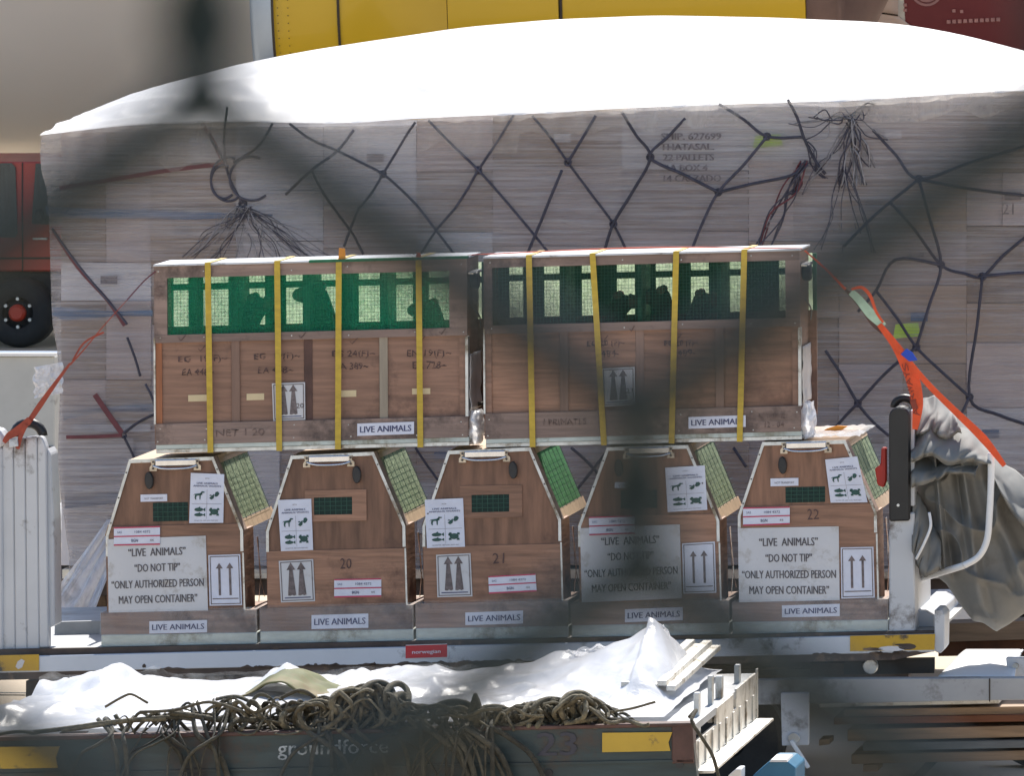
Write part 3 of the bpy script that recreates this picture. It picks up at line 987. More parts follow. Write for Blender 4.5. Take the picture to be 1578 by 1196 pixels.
for (u, v, r) in ((737, 262, .012), (1002, 242, .013), (945, 345, .011), (875, 250, .012), (1416, 276, .014), (1514, 426, .012), (1450, 408, .011), (1107, 296, .011), (1182, 210, .011), (590, 268, .010), (374, 314, .018), (1322, 622, .011), (1494, 612, .011), (190, 670, .012), (1412, 535, .011)):
    c = W(u, v, YL - (.062 if u > 850 else .045))
    m = M()
    m.tube([c + Vector((.012 * math.cos(t * 2.1), -.004 * math.sin(t * 3), .012 * math.sin(t * 2.1))) for t in [k * .35 for k in range(11)]], r * .38, 6)
    m.build('knot', ropeg, cargo, smooth=True)
# tassels of spare cord
def tassel(u0, v0, ends, n, mats, seed, spread=9, sag=12, r=.0022, yy=.044):
    rr = random.Random(seed)
    for k in range(n):
        e = rr.choice(ends)
        pts_ = [(u0 + rr.uniform(-spread, spread), v0 + rr.uniform(-4, 4))]
        for t in (.3, .6, 1):
            pts_.append((u0 + (e[0] - u0) * t + rr.uniform(-spread, spread) * (1 - .2 * t) * 1.2, v0 + (e[1] - v0) * t + sag * math.sin(t * 3.1) * rr.uniform(-1, 1)))
        pts3 = cr_spline([W(u, v, YL - yy - rr.random() * .035) for u, v in pts_], 6)
        M().tube(pts3, r * rr.uniform(.7, 1.2), 5).build('spare_cord', rr.choice(mats), cargo, smooth=True)
tassel(1312, 185, [(1288, 285), (1300, 290), (1312, 288), (1255, 278), (1342, 258), (1330, 285), (1235, 300)], 30, [ropeg, ropel, ropel], 5)
tassel(1308, 180, [(1222, 190), (1240, 215), (1292, 160), (1348, 158), (1365, 215), (1250, 180)], 16, [ropeg, ropeg, ropel], 6, sag=16)
tassel(1240, 215, [(1272, 275), (1262, 262)], 5, [ropeg], 8)
tassel(1240, 250, [(1165, 392), (1180, 392), (1205, 330), (1220, 300)], 12, [ropeg, redcord, ropeg], 9, r=.003)
tassel(1300, 260, [(1260, 385), (1300, 390), (1350, 390), (1325, 360)], 10, [ropeg], 10, r=.002)
tassel(376, 320, [(305, 404), (330, 404), (350, 404), (372, 405), (400, 404), (440, 402), (480, 400), (520, 396), (290, 396), (350, 352)], 60, [ropel, ropel, ropeg, ropeg], 11, r=.0014, spread=13, yy=.036)
for cx, cy, rx, ry in ((352, 276, 27, 34), (345, 280, 20, 26), (388, 275, 34, 34)):
    pts3 = [W(cx + rx * math.cos(a), cy + ry * math.sin(a), YL - .055) for a in [R(50 + 22 * k) for k in range(12)]]
    M().tube(cr_spline(pts3, 4), .005, 6).build('spare_cord', ropeg, cargo, smooth=True)
for ln, wd in (([(92, 290), (180, 275), (262, 262), (345, 252)], 7), ([(345, 252), (330, 220), (312, 190)], 7), ([(82, 355), (120, 412), (165, 462), (192, 502)], 6), ([(146, 608), (168, 640), (188, 668)], 9), ([(102, 674), (150, 673), (188, 671)], 6)):
    m = ribbon(ln, [wd] * 4, YL - .052)
    m.build('red_band', redcord, cargo, solid=.003, recalc=False)
# loose film hanging at the lower left corner and small torn flaps
def drape(x, y):
    u = lerp_tab([(0, 195 - 10), (1, 88)], y) + (x - .5) * (40 + 55 * y)
    v = 800 + y * 170
    p = W(u, v, YL - .1 - .5 * y)
    p.y += .10 * fold(x * 6, y * 1.2, 4) + .03 * fold(x * 17, y * 3, 1)
    return p
M().grid(drape, 40, 40).build('loose_film', crump, cargo, smooth=True, recalc=False)
def flap(x, y):
    u = 52 + x * 44 + 6 * fold(y * 4, 1); v = 566 + y * 48 - x * 8
    p = W(u, v, YL - .12)
    p.y += .05 * fold(x * 5, y * 5, 8)
    return p
M().grid(flap, 14, 14).build('loose_film', crump, cargo, smooth=True, recalc=False)
# base plate
M().ex([(96, 892), (UR, 892), (UR, 878), (96, 878)], YL - .02, YL + 2.45).build('pallet_plate', alum, cargo)

cd = thing('cargo_dolly', 'low dark dolly that carries the big wrapped load behind the crates', 'dolly', (W(800, 960, YL).x, YL + 1.2, 0))
M().ex([(60, 918), (UR + 30, 918), (UR + 30, 893), (60, 893)], YL + .02, YL + 2.4).build('frame', rust, cd)
for u0 in (150, 620, 1100, 1600):
    c = W(u0, 960, YL + .3)
    for yy in (.2, 2.0):
        M().lathe((c.x, YL + yy, .2), (0, 1, 0), [(0, .06), (0, .18), (.02, .2), (.12, .2), (.14, .18), (.14, .06)], 28).build('wheel', tyre, cd)
        M().box((c.x - .05, YL + yy + .02, .2), (c.x + .05, YL + yy + .1, W(u0, 915, YL).z)).build('axle_leg', rust, cd)

# ================================================================== CRATE DOLLY
def DL(u):
    return 1001 - .0203 * u
def slabpts(p, q, th):
    """p->q edge with thickness th photo units to the right-hand (inner) side"""
    dx, dy = q[0] - p[0], q[1] - p[1]
    l = math.hypot(dx, dy)
    nx, ny = -dy / l * th, dx / l * th
    return [p, q, (q[0] + nx, q[1] + ny), (p[0] + nx, p[1] + ny)]
dolly = thing('crate_dolly', 'flat white edged airport dolly carrying the row of wooden animal crates', 'dolly', (W(700, 990, 0).x, .7, 0))
M().ex([(-60, DL(-60) + 5), (1446, DL(1446) + 4), (1446, DL(1446)), (-60, DL(-60))], -.02, 1.48).build('deck', deckm, dolly)
M().ex([(-60, 1016), (1440, 979), (1440, DL(1440) + .6), (-60, DL(-60) + .6)], -.045, -.021).build('deck_lip', rust, dolly)
def beamv(u, top=True):
    return (1013 - .0245 * u) if top else (1037.5 - .0225 * u)
m = M()
m.ex([(-60, beamv(-60, 0)), (1440, beamv(1440, 0)), (1440, beamv(1440)), (-60, beamv(-60))], -.07, -.046)
m.build('side_beam', whiteb, dolly, bevel=.002)
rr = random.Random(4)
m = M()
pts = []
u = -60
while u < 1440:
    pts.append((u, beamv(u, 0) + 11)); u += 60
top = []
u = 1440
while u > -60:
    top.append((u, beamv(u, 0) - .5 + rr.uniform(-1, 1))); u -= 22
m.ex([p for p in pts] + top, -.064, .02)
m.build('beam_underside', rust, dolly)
# chipped paint patches along the lower edge
for k in range(36):
    u = rr.choice((rr.uniform(60, 900), rr.uniform(1230, 1430), rr.uniform(380, 760)))
    w_ = rr.uniform(4, 20)
    v = beamv(u, 0)
    n_ = 7
    up = [(u + w_ * (1 - 2 * i / (n_ - 1)), v - rr.uniform(.6, 4.2) * math.sin(math.pi * (i + .4) / n_)) for i in range(n_)]
    M().ex([(u - w_, v + .5), (u + w_, v + .5)] + up, -.0712, -.0702).build('paint_chip', rust, dolly)
for (u, v, a, b) in ((425, 999, 5, 3.5), (437, 998, 9, 1.4), (222, 1027, 3, 3), (172, 1029, 12, 2), (333, 1001, 2, 1.6), (640, 990, 4, 1)):
    M().ex([(u + a * math.cos(t), v + b * math.sin(t) * (1 + .3 * math.sin(3 * t))) for t in [k * .7 for k in range(9)]][::-1], -.0716, -.0702).build('paint_chip', rust, dolly)
m = M().ex([(-60, 1036), (60, 1034), (60, 1009), (-60, 1012)], -.0735, -.0705)
m.build('yellow_patch', yellowp, dolly)
M().ex([(28, 1032), (34, 1029), (38, 1019), (33, 1016), (27, 1020), (24, 1028)], -.0745, -.0737).build('paint_chip', signp, dolly)
m = M().ex([(1310, 1004), (1440, 1002), (1441, 977.5), (1310, 980.5)], -.0735, -.0705)
m.build('yellow_patch', yellowp, dolly)
for (u, v, a, b) in ((1375, 1000, 22, 4), (1398, 997, 14, 5), (1345, 1001, 16, 2.5), (1388, 994, 10, 1.5)):
    M().ex([(u + a * math.cos(t), v + b * math.sin(t) * (1 + .35 * math.sin(5 * t))) for t in [k * .6283 for k in range(10)]][::-1], -.0748, -.0738).build('paint_chip', rr.choice((rust, signp)), dolly)
M().ex([(84, 984), (156, 983), (156, 957), (84, 959)], .47, .49).build('deck_shade_plate', deckm, dolly)  # added thin plate standing in for the shaded part of the deck
# end bracket of the side beam
M().ex([(1440, 1004), (1449, 1008), (1455, 1000), (1456, 948), (1450, 940), (1440, 940), (1440, 978)], -.06, .10).build('end_bracket', whitep, dolly, bevel=.003)
M().ex([(1408, 975), (1440, 975), (1440, 950), (1425, 942), (1408, 942)], .12, .9).build('end_plate', whitep, dolly, bevel=.003)
# sticker
q_ = Q((625, 994.5), (689, 992.5), (689, 1013), (625, 1015), -.0712)
st = plate(q_, 'red_sticker', redst, dolly)
text(q_, 'norwegian', .5, .40, .68, .34, paper, st, bold=.03)
polys(q_, [[(0, -.02), (1, -.02), (1, -.09), (0, -.09)], [(0, .95), (1, .95), (1, 1.0), (0, 1.0)]], 'sticker_edge', whitep, st)
# chassis below
M().ex([(40, 1080), (1400, 1047), (1400, 1020), (40, 1050)], .25, .33).build('chassis_rail', rust, dolly)
M().ex([(40, 1080), (1400, 1047), (1400, 1020), (40, 1050)], 1.1, 1.18).build('chassis_rail', rust, dolly)
for u0 in (130, 1122):
    for yy in (.12, 1.2):
        c = W(u0, 1100, yy)
        m = M().lathe((c.x, yy, .19), (0, 1, 0), [(0, .06), (0, .17), (.02, .19), (.10, .19), (.12, .17), (.12, .06)], 40)
        wh = m.build('wheel', tyre, dolly, smooth=False)
        M().lathe((c.x, yy - .01, .19), (0, 1, 0), [(0, .001), (0, .015), (.012, .03), (.03, .07), (.1, .07)], 20).build('hub', rubber, wh)
        M().box((c.x - .04, yy + .03, .17), (c.x + .04, yy + .09, W(u0, 1040, yy).z)).build('axle_leg', rust, dolly)
# left ribbed end stop
def ribtop(u):
    return lerp_tab([(0, 700), (4, 684), (12, 678), (55, 672), (66, 674), (71, 690), (80, 760)], u)
edges = [(1, 20), (20.8, 38), (38.8, 57), (57.8, 71)]
for (a, b) in edges:
    n_ = 5
    tp = [(b - (b - a) * i / (n_ - 1), ribtop(b - (b - a) * i / (n_ - 1))) for i in range(n_)]
    bl = 1003 if b < 60 else 1000
    M().ex([(a + 3, bl - .02 * a), (b + 3.5, bl - .02 * b)] + [(p[0], p[1]) for p in tp], -.02, .03).build('rib_slat', whitep, dolly, bevel=.004)
M().ex([(66, 972), (84, 965), (83, 800), (78, 700), (72, 690)], .0, .12).build('edge_panel', whitep, dolly, bevel=.004)
M().ex([(-14, 1004), (5, 1003), (3, 690), (-8, 690), (-14, 700)], -.03, .05).build('end_post', whitep, dolly, bevel=.006)
M().ex([(-16, 690), (4, 690), (8, 680), (4, 668), (-6, 660), (-16, 662)], -.04, .06).build('post_cap', whitep, dolly, bevel=.01)
m = M()
c = W(44, 672, .06)
m.tube([c + Vector((.050 * math.cos(a), 0, .045 * math.sin(a))) for a in [R(18 * k) for k in range(0, 11)]], .017, 10)
m.build('rubber_loop', rubber, dolly, smooth=True)
# right end post
M().ex([(1370, 975), (1410, 974), (1409, 790), (1370, 792)], -.03, .09).build('end_post', whitep, dolly, bevel=.005)
M().ex([(1405, 974), (1412, 973), (1412, 870), (1405, 872)], .09, .55).build('edge_panel', whitep, dolly, bevel=.003)
n_ = 9
arc = [(1386 + 16.5 * math.cos(t), 642 - 15 * math.sin(t)) for t in [math.pi * k / n_ for k in range(n_ + 1)]]
M().ex([(1370, 804), (1402, 803)] + arc, -.045, .06).build('rubber_sleeve', rubber, dolly, smooth=False, bevel=.006)
M().ex([(1403, 780), (1409, 780), (1409, 634), (1403, 632)], -.02, .08).build('post_back', whitep, dolly, bevel=.002)
c = W(1384, 779, -.046)
M().cyl(c, c + Vector((0, .006, 0)), .005, 12).build('bolt', galv, dolly)
m = M(); c = W(1394, 628, .08)
m.tube([c + Vector((.036 * math.cos(a), 0, .032 * math.sin(a))) for a in [R(18 * k) for k in range(0, 11)]], .014, 10)
m.build('rubber_loop', rubber, dolly, smooth=True)
# white bent tube on the right
tp = cr_spline([W(u, v, -.05) for u, v in ((1527, 698), (1527, 745), (1525, 790), (1521, 832), (1508, 858), (1485, 872))], 8)
M().tube(tp, .0115, 12).build('bent_tube', cleanw, dolly, smooth=True)
M().tube([W(1485, 872, -.05), W(1420, 892, .25), W(1410, 900, .5)], .0115, 12).build('bent_tube', cleanw, dolly, smooth=True)

# ================================================================== LOWER CRATES
def anim_poster(q_, par):
    text(q_, 'LIVE ANIMALS', .5, .80, .62, .038, inkb, par, bold=.03)
    text(q_, 'ANIMAUX VIVANTS', .5, .745, .82, .034, inkb, par, bold=.03)
    text(q_, 'IATA', .5, .90, .12, .025, inkf, par)
    def S(cx, cy, w, h, pts):
        return [(cx + (x - .5) * w, cy + (y - .5) * h) for x, y in pts]
    dogp = [S(.27, .555, .34, .17, p) for p in (
        [(.15, .45), (.62, .50), (.70, .80), (.55, .75), (.15, .68)], [(.62, .5), (.78, .6), (.74, .95), (.60, .80)], [(.66, .78), (.76, .78), (.98, .84), (.95, .95), (.70, 1.0)],
        [(.15, .68), (.15, .45), (.30, .45), (.22, .22), (.26, 0), (.16, 0), (.10, .25)], [(.52, .48), (.64, .5), (.62, 0), (.54, 0)], [(.15, .64), (.02, .5), (.0, .52), (.12, .70)])]
    bird = [S(.72, .555, .30, .17, p) for p in (
        [(.5, .5), (.62, .95), (.85, 1.0), (1.0, .75), (.85, .45), (.65, .35)], [(.0, .2), (.3, .55), (.5, .45), (.42, .15), (.2, .0)], [(.3, .5), (.42, .7), (.5, .62), (.45, .45)], [(.1, .45), (.0, .5), (.12, .62), (.3, .5)])]
    def fish(cx, cy, w, h):
        n = 10
        bdy = [(cx + w * .42 * math.cos(2 * math.pi * k / n), cy + h * .42 * math.sin(2 * math.pi * k / n)) for k in range(n)]
        return [bdy, [(cx + w * .36, cy), (cx + w * .6, cy + h * .42), (cx + w * .6, cy - h * .42)], [(cx - w * .1, cy + h * .35), (cx + w * .1, cy + h * .65), (cx + w * .16, cy + h * .3)]]
    fsh = fish(.27, .27, .32, .095) + fish(.27, .165, .32, .08)
    n = 12
    tur = [[(.73 + .12 * math.cos(2 * math.pi * k / n), .225 + .062 * math.sin(2 * math.pi * k / n)) for k in range(n)]]
    for dx, dy in ((-.11, -.055), (.10, -.06), (-.10, .055), (.11, .05)):
        tur.append([(.73 + dx - .04, .225 + dy - .02), (.73 + dx + .04, .225 + dy - .02), (.73 + dx + .03, .225 + dy + .025), (.73 + dx - .03, .225 + dy + .025)])
    tur.append([(.57, .25), (.63, .225), (.63, .275), (.58, .285)])
    polys(q_, dogp, 'dog_symbol', inkg, par)
    polys(q_, bird, 'bird_symbol', inkg, par)
    polys(q_, fsh, 'fish_symbol', inkg, par)
    polys(q_, tur, 'turtle_symbol', inkg, par)
    polys(q_, [[(.498, .08), (.504, .08), (.504, .68), (.498, .68)], [(.06, .385), (.94, .385), (.94, .39), (.06, .39)]], 'divider_lines', inkf, par)
    text(q_, 'DO NOT TIP - KEEP AWAY FROM HEAT', .5, .05, .7, .022, inkf, par, name='small_print')

def arrow_label(q_, kind, par, num=None):
    b = .03
    qw, qh = q_.size()
    bx, by = 1.3 / qw, 1.3 / qh
    o1, o2 = 2.0 / qw, 2.0 / qh
    fr = [[(o1, o2), (1 - o1, o2), (1 - o1, o2 + by), (o1, o2 + by)], [(o1, 1 - o2 - by), (1 - o1, 1 - o2 - by), (1 - o1, 1 - o2), (o1, 1 - o2)],
          [(o1, o2), (o1 + bx, o2), (o1 + bx, 1 - o2), (o1, 1 - o2)], [(1 - o1 - bx, o2), (1 - o1, o2), (1 - o1, 1 - o2), (1 - o1 - bx, 1 - o2)]]
    polys(q_, fr, 'label_border', inkf, par)
    if kind == 'line':
        for cx in (.33, .66):
            polys(q_, [[(cx - .035, .2), (cx + .035, .2), (cx + .035, .74), (cx - .035, .74)], [(cx - .11, .73), (cx + .11, .73), (cx, .84)]], 'arrow', inkf, par)
        polys(q_, [[(.1, .125), (.9, .125), (.9, .145), (.1, .145)]], 'base_line', inkf, par)
    else:
        for cx in (.34, .64):
            polys(q_, [[(cx - .12, .16), (cx - .05, .15), (cx, .17), (cx + .06, .15), (cx + .12, .17), (cx + .05, .78), (cx - .05, .78)], [(cx - .13, .77), (cx + .13, .77), (cx, .95)]], 'arrow', inkf, par)
        polys(q_, [[(.12, .09), (.88, .09), (.88, .115), (.12, .115)]], 'base_line', inkb, par)
    if num:
        text(q_, num, .84, .38, .22, .13, inkm, par, name='pen_number')

def tape_label(q_, par):
    polys(q_, [[(0, .93), (1, .93), (1, 1), (0, 1)], [(0, .46), (1, .46), (1, .53), (0, .53)], [(0, 0), (1, 0), (1, .08), (0, .08)]], 'pink_line', inkr, par)
    text(q_, 'SAS', .12, .72, .1, .12, inkb, par, name='small_print')
    text(q_, '1084 4372', .62, .72, .34, .13, inkb, par, name='small_print')
    text(q_, 'BGN', .45, .26, .14, .16, inkb, par, bold=.02, name='small_print')
    text(q_, '44', .82, .26, .08, .13, inkf, par, name='small_print')

def lower_crate(c):
    TL, TR, SR, SL = c['TL'], c['TR'], c['SR'], c['SL']
    bl, br = c['bl'], c['br']
    D = .70
    s = -.022
    base_pt = W((bl + br) / 2, DL((bl + br) / 2), .3)
    t = thing('animal_crate', c['label'], 'animal crate', base_pt, 'slope sided animal crates in a row on the dolly')
    fr = Frame(bl, 950, s, .008)
    vb = c['vb']                       # body bottom at left, reference u=bl
    vtray = DL(bl) - 19
    # tray + base board
    M().ex([(bl + 1, DL(bl)), (br, DL(br)), (br, DL(br) - 18), (bl + 1, vtray)], -.014, D + .01).build('metal_tray', traym, t, bevel=.002)
    rr_ = random.Random(int(bl))
    M().ex([(bl + 1, vtray), (br - 1, DL(br) - 18), (br - 1, vb + s * (br - bl)), (bl, vb)], -.012, .006).build('base_board', board, t)
    for p_, q2, y0, y1 in (((br - 1, DL(br) - 18), (br - 1, vb + s * (br - bl)), .006, D), ):
        M().ex([(br - 7, DL(br) - 18), (br - 1, DL(br) - 18), (br - 1, vb + s * (br - bl)), (br - 7, vb + s * (br - bl))], .007, D).build('side_board', board, t)
        M().ex([(bl + 1, vtray), (bl + 7, vtray), (bl + 7, vb), (bl + 1, vb)], .007, D).build('side_board', board, t)
    vbR = vb + s * (SR[0] - bl) + 3
    BL, BR = (SL[0] + 2, vb + 3), (SR[0] + 3, vbR)
    seam_v = c['seam']                 # at left
    fs = Frame(SL[0], seam_v, s, .008)
    # front panels
    M().ex([(BL[0], BL[1]), (BR[0], BR[1]), SR, TR, TL, SL], 0.0, .012).build('front_panel', plyd, t)
    def edge_u(v, left):
        A, B = (SL, TL) if left else (SR, TR)
        if v >= A[1]:
            return A[0] + (2 if left else 2) * (v - A[1]) / 120
        return A[0] + (B[0] - A[0]) * (A[1] - v) / (A[1] - B[1])
    sv_r = seam_v + s * (SR[0] - SL[0])
    lo = [(BL[0] + 1, BL[1]), (BR[0] - 1, BR[1]), (edge_u(max(sv_r, SR[1]), 0) - 1, max(sv_r, SR[1]))]
    if sv_r < SR[1] - 1:
        lo.append((edge_u(sv_r, 0) - 1, sv_r))
    lo.append((edge_u(seam_v, 1) + 1, seam_v))
    if seam_v < SL[1] - 1:
        lo.append((SL[0] + 1, SL[1]))
    M().ex(lo, -.006, -.0005).build('lower_panel', ply, t)
    # metal edging
    for p_, q2 in ((SL, TL), (TR, SR)):
        M().ex(slabpts(p_, q2, 4.2)[::-1], -.0085, -.0062).build('metal_edge', galv, t)
    M().ex([(TL[0], TL[1] + 5), (TR[0], TR[1] + 5), (TR[0], TR[1] - .5), (TL[0], TL[1] - .5)], -.0095, -.0062).build('metal_edge', galv, t)
    for A in (SR,):
        M().ex([(A[0] - 4, A[1] + 32), (A[0] + .6, A[1] + 32), (A[0], A[1] + .3), (A[0] - 4.4, A[1] + .3)], -.0085, -.0062).build('metal_edge', galv, t)
    M().ex([(SL[0], SL[1] + 32), (SL[0] + 4.4, SL[1] + 32), (SL[0] + 4.2, SL[1] + .3), (SL[0], SL[1] + .3)], -.0085, -.0062).build('metal_edge', galv, t)
    M().ex([(BR[0] - 2.0, BR[1] - 2), (BR[0] + .6, BR[1] - 2), (SR[0] + 1.2, SR[1] + 34), (SR[0] - 1.4, SR[1] + 34)], -.0085, -.0062).build('metal_edge', galv, t)
    for p_, q2, k in ((SL, TL, 3), (TR, SR, 3)):
        for i in range(k):
            a = (i + .5) / k
            cc = W(p_[0] + (q2[0] - p_[0]) * a + (2 if q2 is TL else -2), p_[1] + (q2[1] - p_[1]) * a, -.0086)
            M().cyl(cc, cc - Vector((0, .002, 0)), .0028, 8).build('rivet', dcard, t)
    # roof, back, floor
    M().ex(slabpts(TL, TR, 4), .012, D).build('roof_panel', edgewood, t)
    M().ex([(BL[0], BL[1]), (BR[0], BR[1]), SR, TR, TL, SL], D + .0005, D + .012).build('back_panel', plyd, t)
    M().ex([(BL[0] + 3, BL[1] + 18), (BR[0] - 3, BR[1] + 18), (BR[0] - 3, BR[1] + 12), (BL[0] + 3, BL[1] + 12)], .013, D - .002).build('floor_panel', ply, t)
    # sides
    for (A, B, C_) in ((TR, SR, BR), (SL, TL, None), ):
        if C_ is None:
            A, B, C_ = SL, TL, BL
            up0, up1, lo1 = B, A, C_
            up = slabpts(A, B, 5)
            k = -1
        else:
            up0, up1, lo1 = A, B, C_
            up = slabpts(A, B, 5)
            k = 1
        M().ex(up, .0125, .085).build('side_frame', board, t)
        M().ex(up, D - .045, D - .001).build('side_frame', edgewood, t)
        def part_of(a, b, off, th):
            P0 = (up0[0] + (up1[0] - up0[0]) * a, up0[1] + (up1[1] - up0[1]) * a)
            P1 = (up0[0] + (up1[0] - up0[0]) * b, up0[1] + (up1[1] - up0[1]) * b)
            pl = slabpts(P0, P1, th) if k > 0 else slabpts(P1, P0, th)
            return [(x + off * k, y) for x, y in pl]
        M().ex(part_of(.0, .10, 0, 5), .086, D - .046).build('side_frame', edgewood, t)
        M().ex(part_of(.86, 1.0, 1.5, 6), .086, D - .03).build('side_frame', edgewood, t)
        M().ex(part_of(.10, .86, -1.5, 1.2), .086, D - .046).build('side_net', c['net'], t)
        m = M()
        for yy in [.14 + .085 * i for i in range(6)]:
            pl = part_of(.10, .88, -.4, 1)
            m.tube([W(pl[0][0], pl[0][1], 0) + Vector((0, yy, 0)), W(pl[1][0], pl[1][1], 0) + Vector((0, yy, 0))], .0011, 4)
        for i in range(1, 10):
            a = .1 + .76 * i / 10
            pl = part_of(a, a + .01, -.5, 1)
            m.tube([W(pl[0][0], pl[0][1], 0) + Vector((0, .086, 0)), W(pl[0][0], pl[0][1], 0) + Vector((0, D - .05, 0))], .0006, 3)
        g = m.build('side_wires', wirem, t); g['kind'] = 'stuff'
        lo2 = [up1, lo1, (lo1[0] - 6 * k, lo1[1]), (up1[0] - 6 * k, up1[1])]
        for (y0, y1, mt) in ((.0125, .20, ply), (.33, .42, ply), (.60, D - .001, ply)):
            M().ex(lo2, y0, y1).build('side_post', mt, t)
        M().ex([lo1, (lo1[0] - 6 * k, lo1[1]), (lo1[0] - 6 * k, lo1[1] - 14), (lo1[0], lo1[1] - 14)], .43, .59).build('side_rail', edgewood, t)
    # side latch wires in the gap
    m = M()
    p0, p1, p2 = W(SR[0] + 1, SR[1] + 18, 0), W(SR[0] + 1.5, SR[1] + 80, 0), W(BR[0] + 1, BR[1] - 6, 0)
    m.tube([p0 + Vector((.004, .22, 0)), p1 + Vector((.012, .25, 0)), p2 + Vector((.004, .22, 0))], .0016, 5)
    m.tube([p0 + Vector((.004, .24, 0)), p1 + Vector((.004, .27, 0)), p2 + Vector((.010, .30, .01))], .0014, 5)
    m.build('door_wire', chrome, t)
    # handle
    h0, h1 = TL[0] + c['hx'], TL[0] + c['hx'] + 68
    hv = TL[1] + s * c['hx']
    M().ex([(h0 + 8, hv + 11), (h1 + 3, hv + 9.5), (h1 + 3, hv - .5), (h0 + 8, hv + 1)], -.022, -.012).build('handle_bar', chrome, t, bevel=.003)
    pts_ = cr_spline([W(h0 + 5, hv + 10, -.02), W(h0 + 18, hv + 14, -.03), W((h0 + h1) / 2 + 5, hv + 14.5, -.034), W(h1 - 8, hv + 13, -.03), W(h1 + 5, hv + 9, -.02)], 4)
    M().tube(pts_, .0035, 8).build('handle_rod', chrome, t, smooth=True)
    for hu, k in ((h0, 0), (h1, 1)):
        m = M()
        vv = hv + s * (hu - h0)
        m.ex([(hu, vv + 18), (hu + 11, vv + 18), (hu + 11, vv + 11), (hu + 7, vv + 8), (hu + 8, vv + 1), (hu + 1, vv + 1), (hu + 3, vv + 8), (hu, vv + 12)], -.016, -.0096)
        bkt = m.build('handle_bracket', pbr('bracket_zinc', (.52, .44, .34), .4, .6, var=.3, scale=40), t)
        for dv in (4, 14):
            cc = W(hu + 5.5, vv + dv, -.0162)
            M().cyl(cc, cc - Vector((0, .002, 0)), .004, 8).build('screw', dcard, bkt)
    # latch cover
    lu, lv = c['lock']
    el = [(lu + 6.5 * math.cos(a) + (.06 * 13 * math.sin(a)), lv + 13.5 * math.sin(a)) for a in [-2 * math.pi * k / 18 for k in range(18)]]
    M().ex(el, -.022, -.0005).build('latch_cover', black, t, bevel=.004)
    # vent
    if c.get('vent'):
        vq = qr(fr, *c['vent'], Y=-.0012)
        m = plate(vq, 'vent_net', pbr('vent_cloth', (.012, .035, .028), .8, var=.3, scale=60), t, th=.001)
        mm = M()
        for i in range(1, 7):
            x = i / 7
            mm.tube([vq.P(x, 0, -.003), vq.P(x, 1, -.003)], .0011, 4)
        for j in range(1, 4):
            y = j / 4
            mm.tube([vq.P(0, y, -.003), vq.P(1, y, -.003)], .0011, 4)
        g = mm.build('vent_wires', wirem, t); g['kind'] = 'stuff'
    if c.get('vframe'):
        a, b, c2, d2 = c['vframe']; e, f_, g2, h2 = c['vent']
        m = M()
        for rc in ((a, b, c2, f_), (a, h2, c2, d2), (a, f_, e, h2), (g2, f_, c2, h2)):
            m.ex(fr.rect(*rc), -.0045, -.0005)
        m.build('vent_frame', ply, t)
    # prints
    if c.get('sign'):
        q_ = Q(*c['sign'], -.0095)
        g = plate(q_, 'warning_sign', signp, t, th=.002, label='large white sign reading LIVE ANIMALS, DO NOT TIP')
        for sx, cy, w_ in (('"LIVE  ANIMALS"', .81, .58), ('"DO NOT TIP"', .60, .46), ('"ONLY AUTHORIZED PERSON', .385, .93), ('MAY OPEN CONTAINER"', .18, .79)):
            sx = sx.replace('"', '\u201c', 1) if sx.startswith('"') else sx
            sx = sx.replace('"', '\u201d')
            text(q_, sx, .5, cy, w_, .105, inks, g, bold=.06)
    q_ = Q(*c['arrow'], -.0092)
    g = plate(q_, 'arrow_label', paper if c['akind'] == 'line' else signp, t)
    arrow_label(q_, c['akind'], g)
    q_ = Q(*c['poster'], c.get('py', -.0092))
    g = plate(q_, 'animal_poster', paper, t)
    anim_poster(q_, g)
    q_ = Q(*c['tape'], -.0125 if c.get('sign') else -.0092)
    g = plate(q_, 'shipping_label', paper, t)
    tape_label(q_, g)
    q_ = Q(*c['live'], -.0145)
    g = plate(q_, 'live_animals_label', paper, t)
    text(q_, 'LIVE ANIMALS', .5, .5, .9, .46, inkb, g, bold=.05)
    if c.get('small'):
        q_ = qr(fr, *c['small'], Y=-.003)
        g = plate(q_, 'small_label', paper, t)
        text(q_, 'NOT TRANSPORT', .5, .42, .7, .28, inkf, g, name='small_print')
    if c.get('num'):
        u, v, s_ = c['num']
        text(Q((u - 9, v - 8), (u + 9, v - 8.4), (u + 9, v + 7.6), (u - 9, v + 8), -.0068), s_, .5, .5, 1, 1, inkm, t, name='pen_number', jit=.4)
    # clear wrap round the foot of the crate
    def wr(x, y):
        u = bl - 1 + x * (br - bl + 2)
        v = (vb - 4) + s * (u - bl) + y * (DL(bl) - vb + 2)
        p = W(u, v, -.021)
        p.y -= .010 * abs(fold(x * 4 + bl, y * 1.5)) + .006 * abs(fold(x * 11 + bl, y * 4, 3))
        return p
    M().grid(wr, 44, 12).build('wrap_film', clearf, t, smooth=True, recalc=False)
    return t

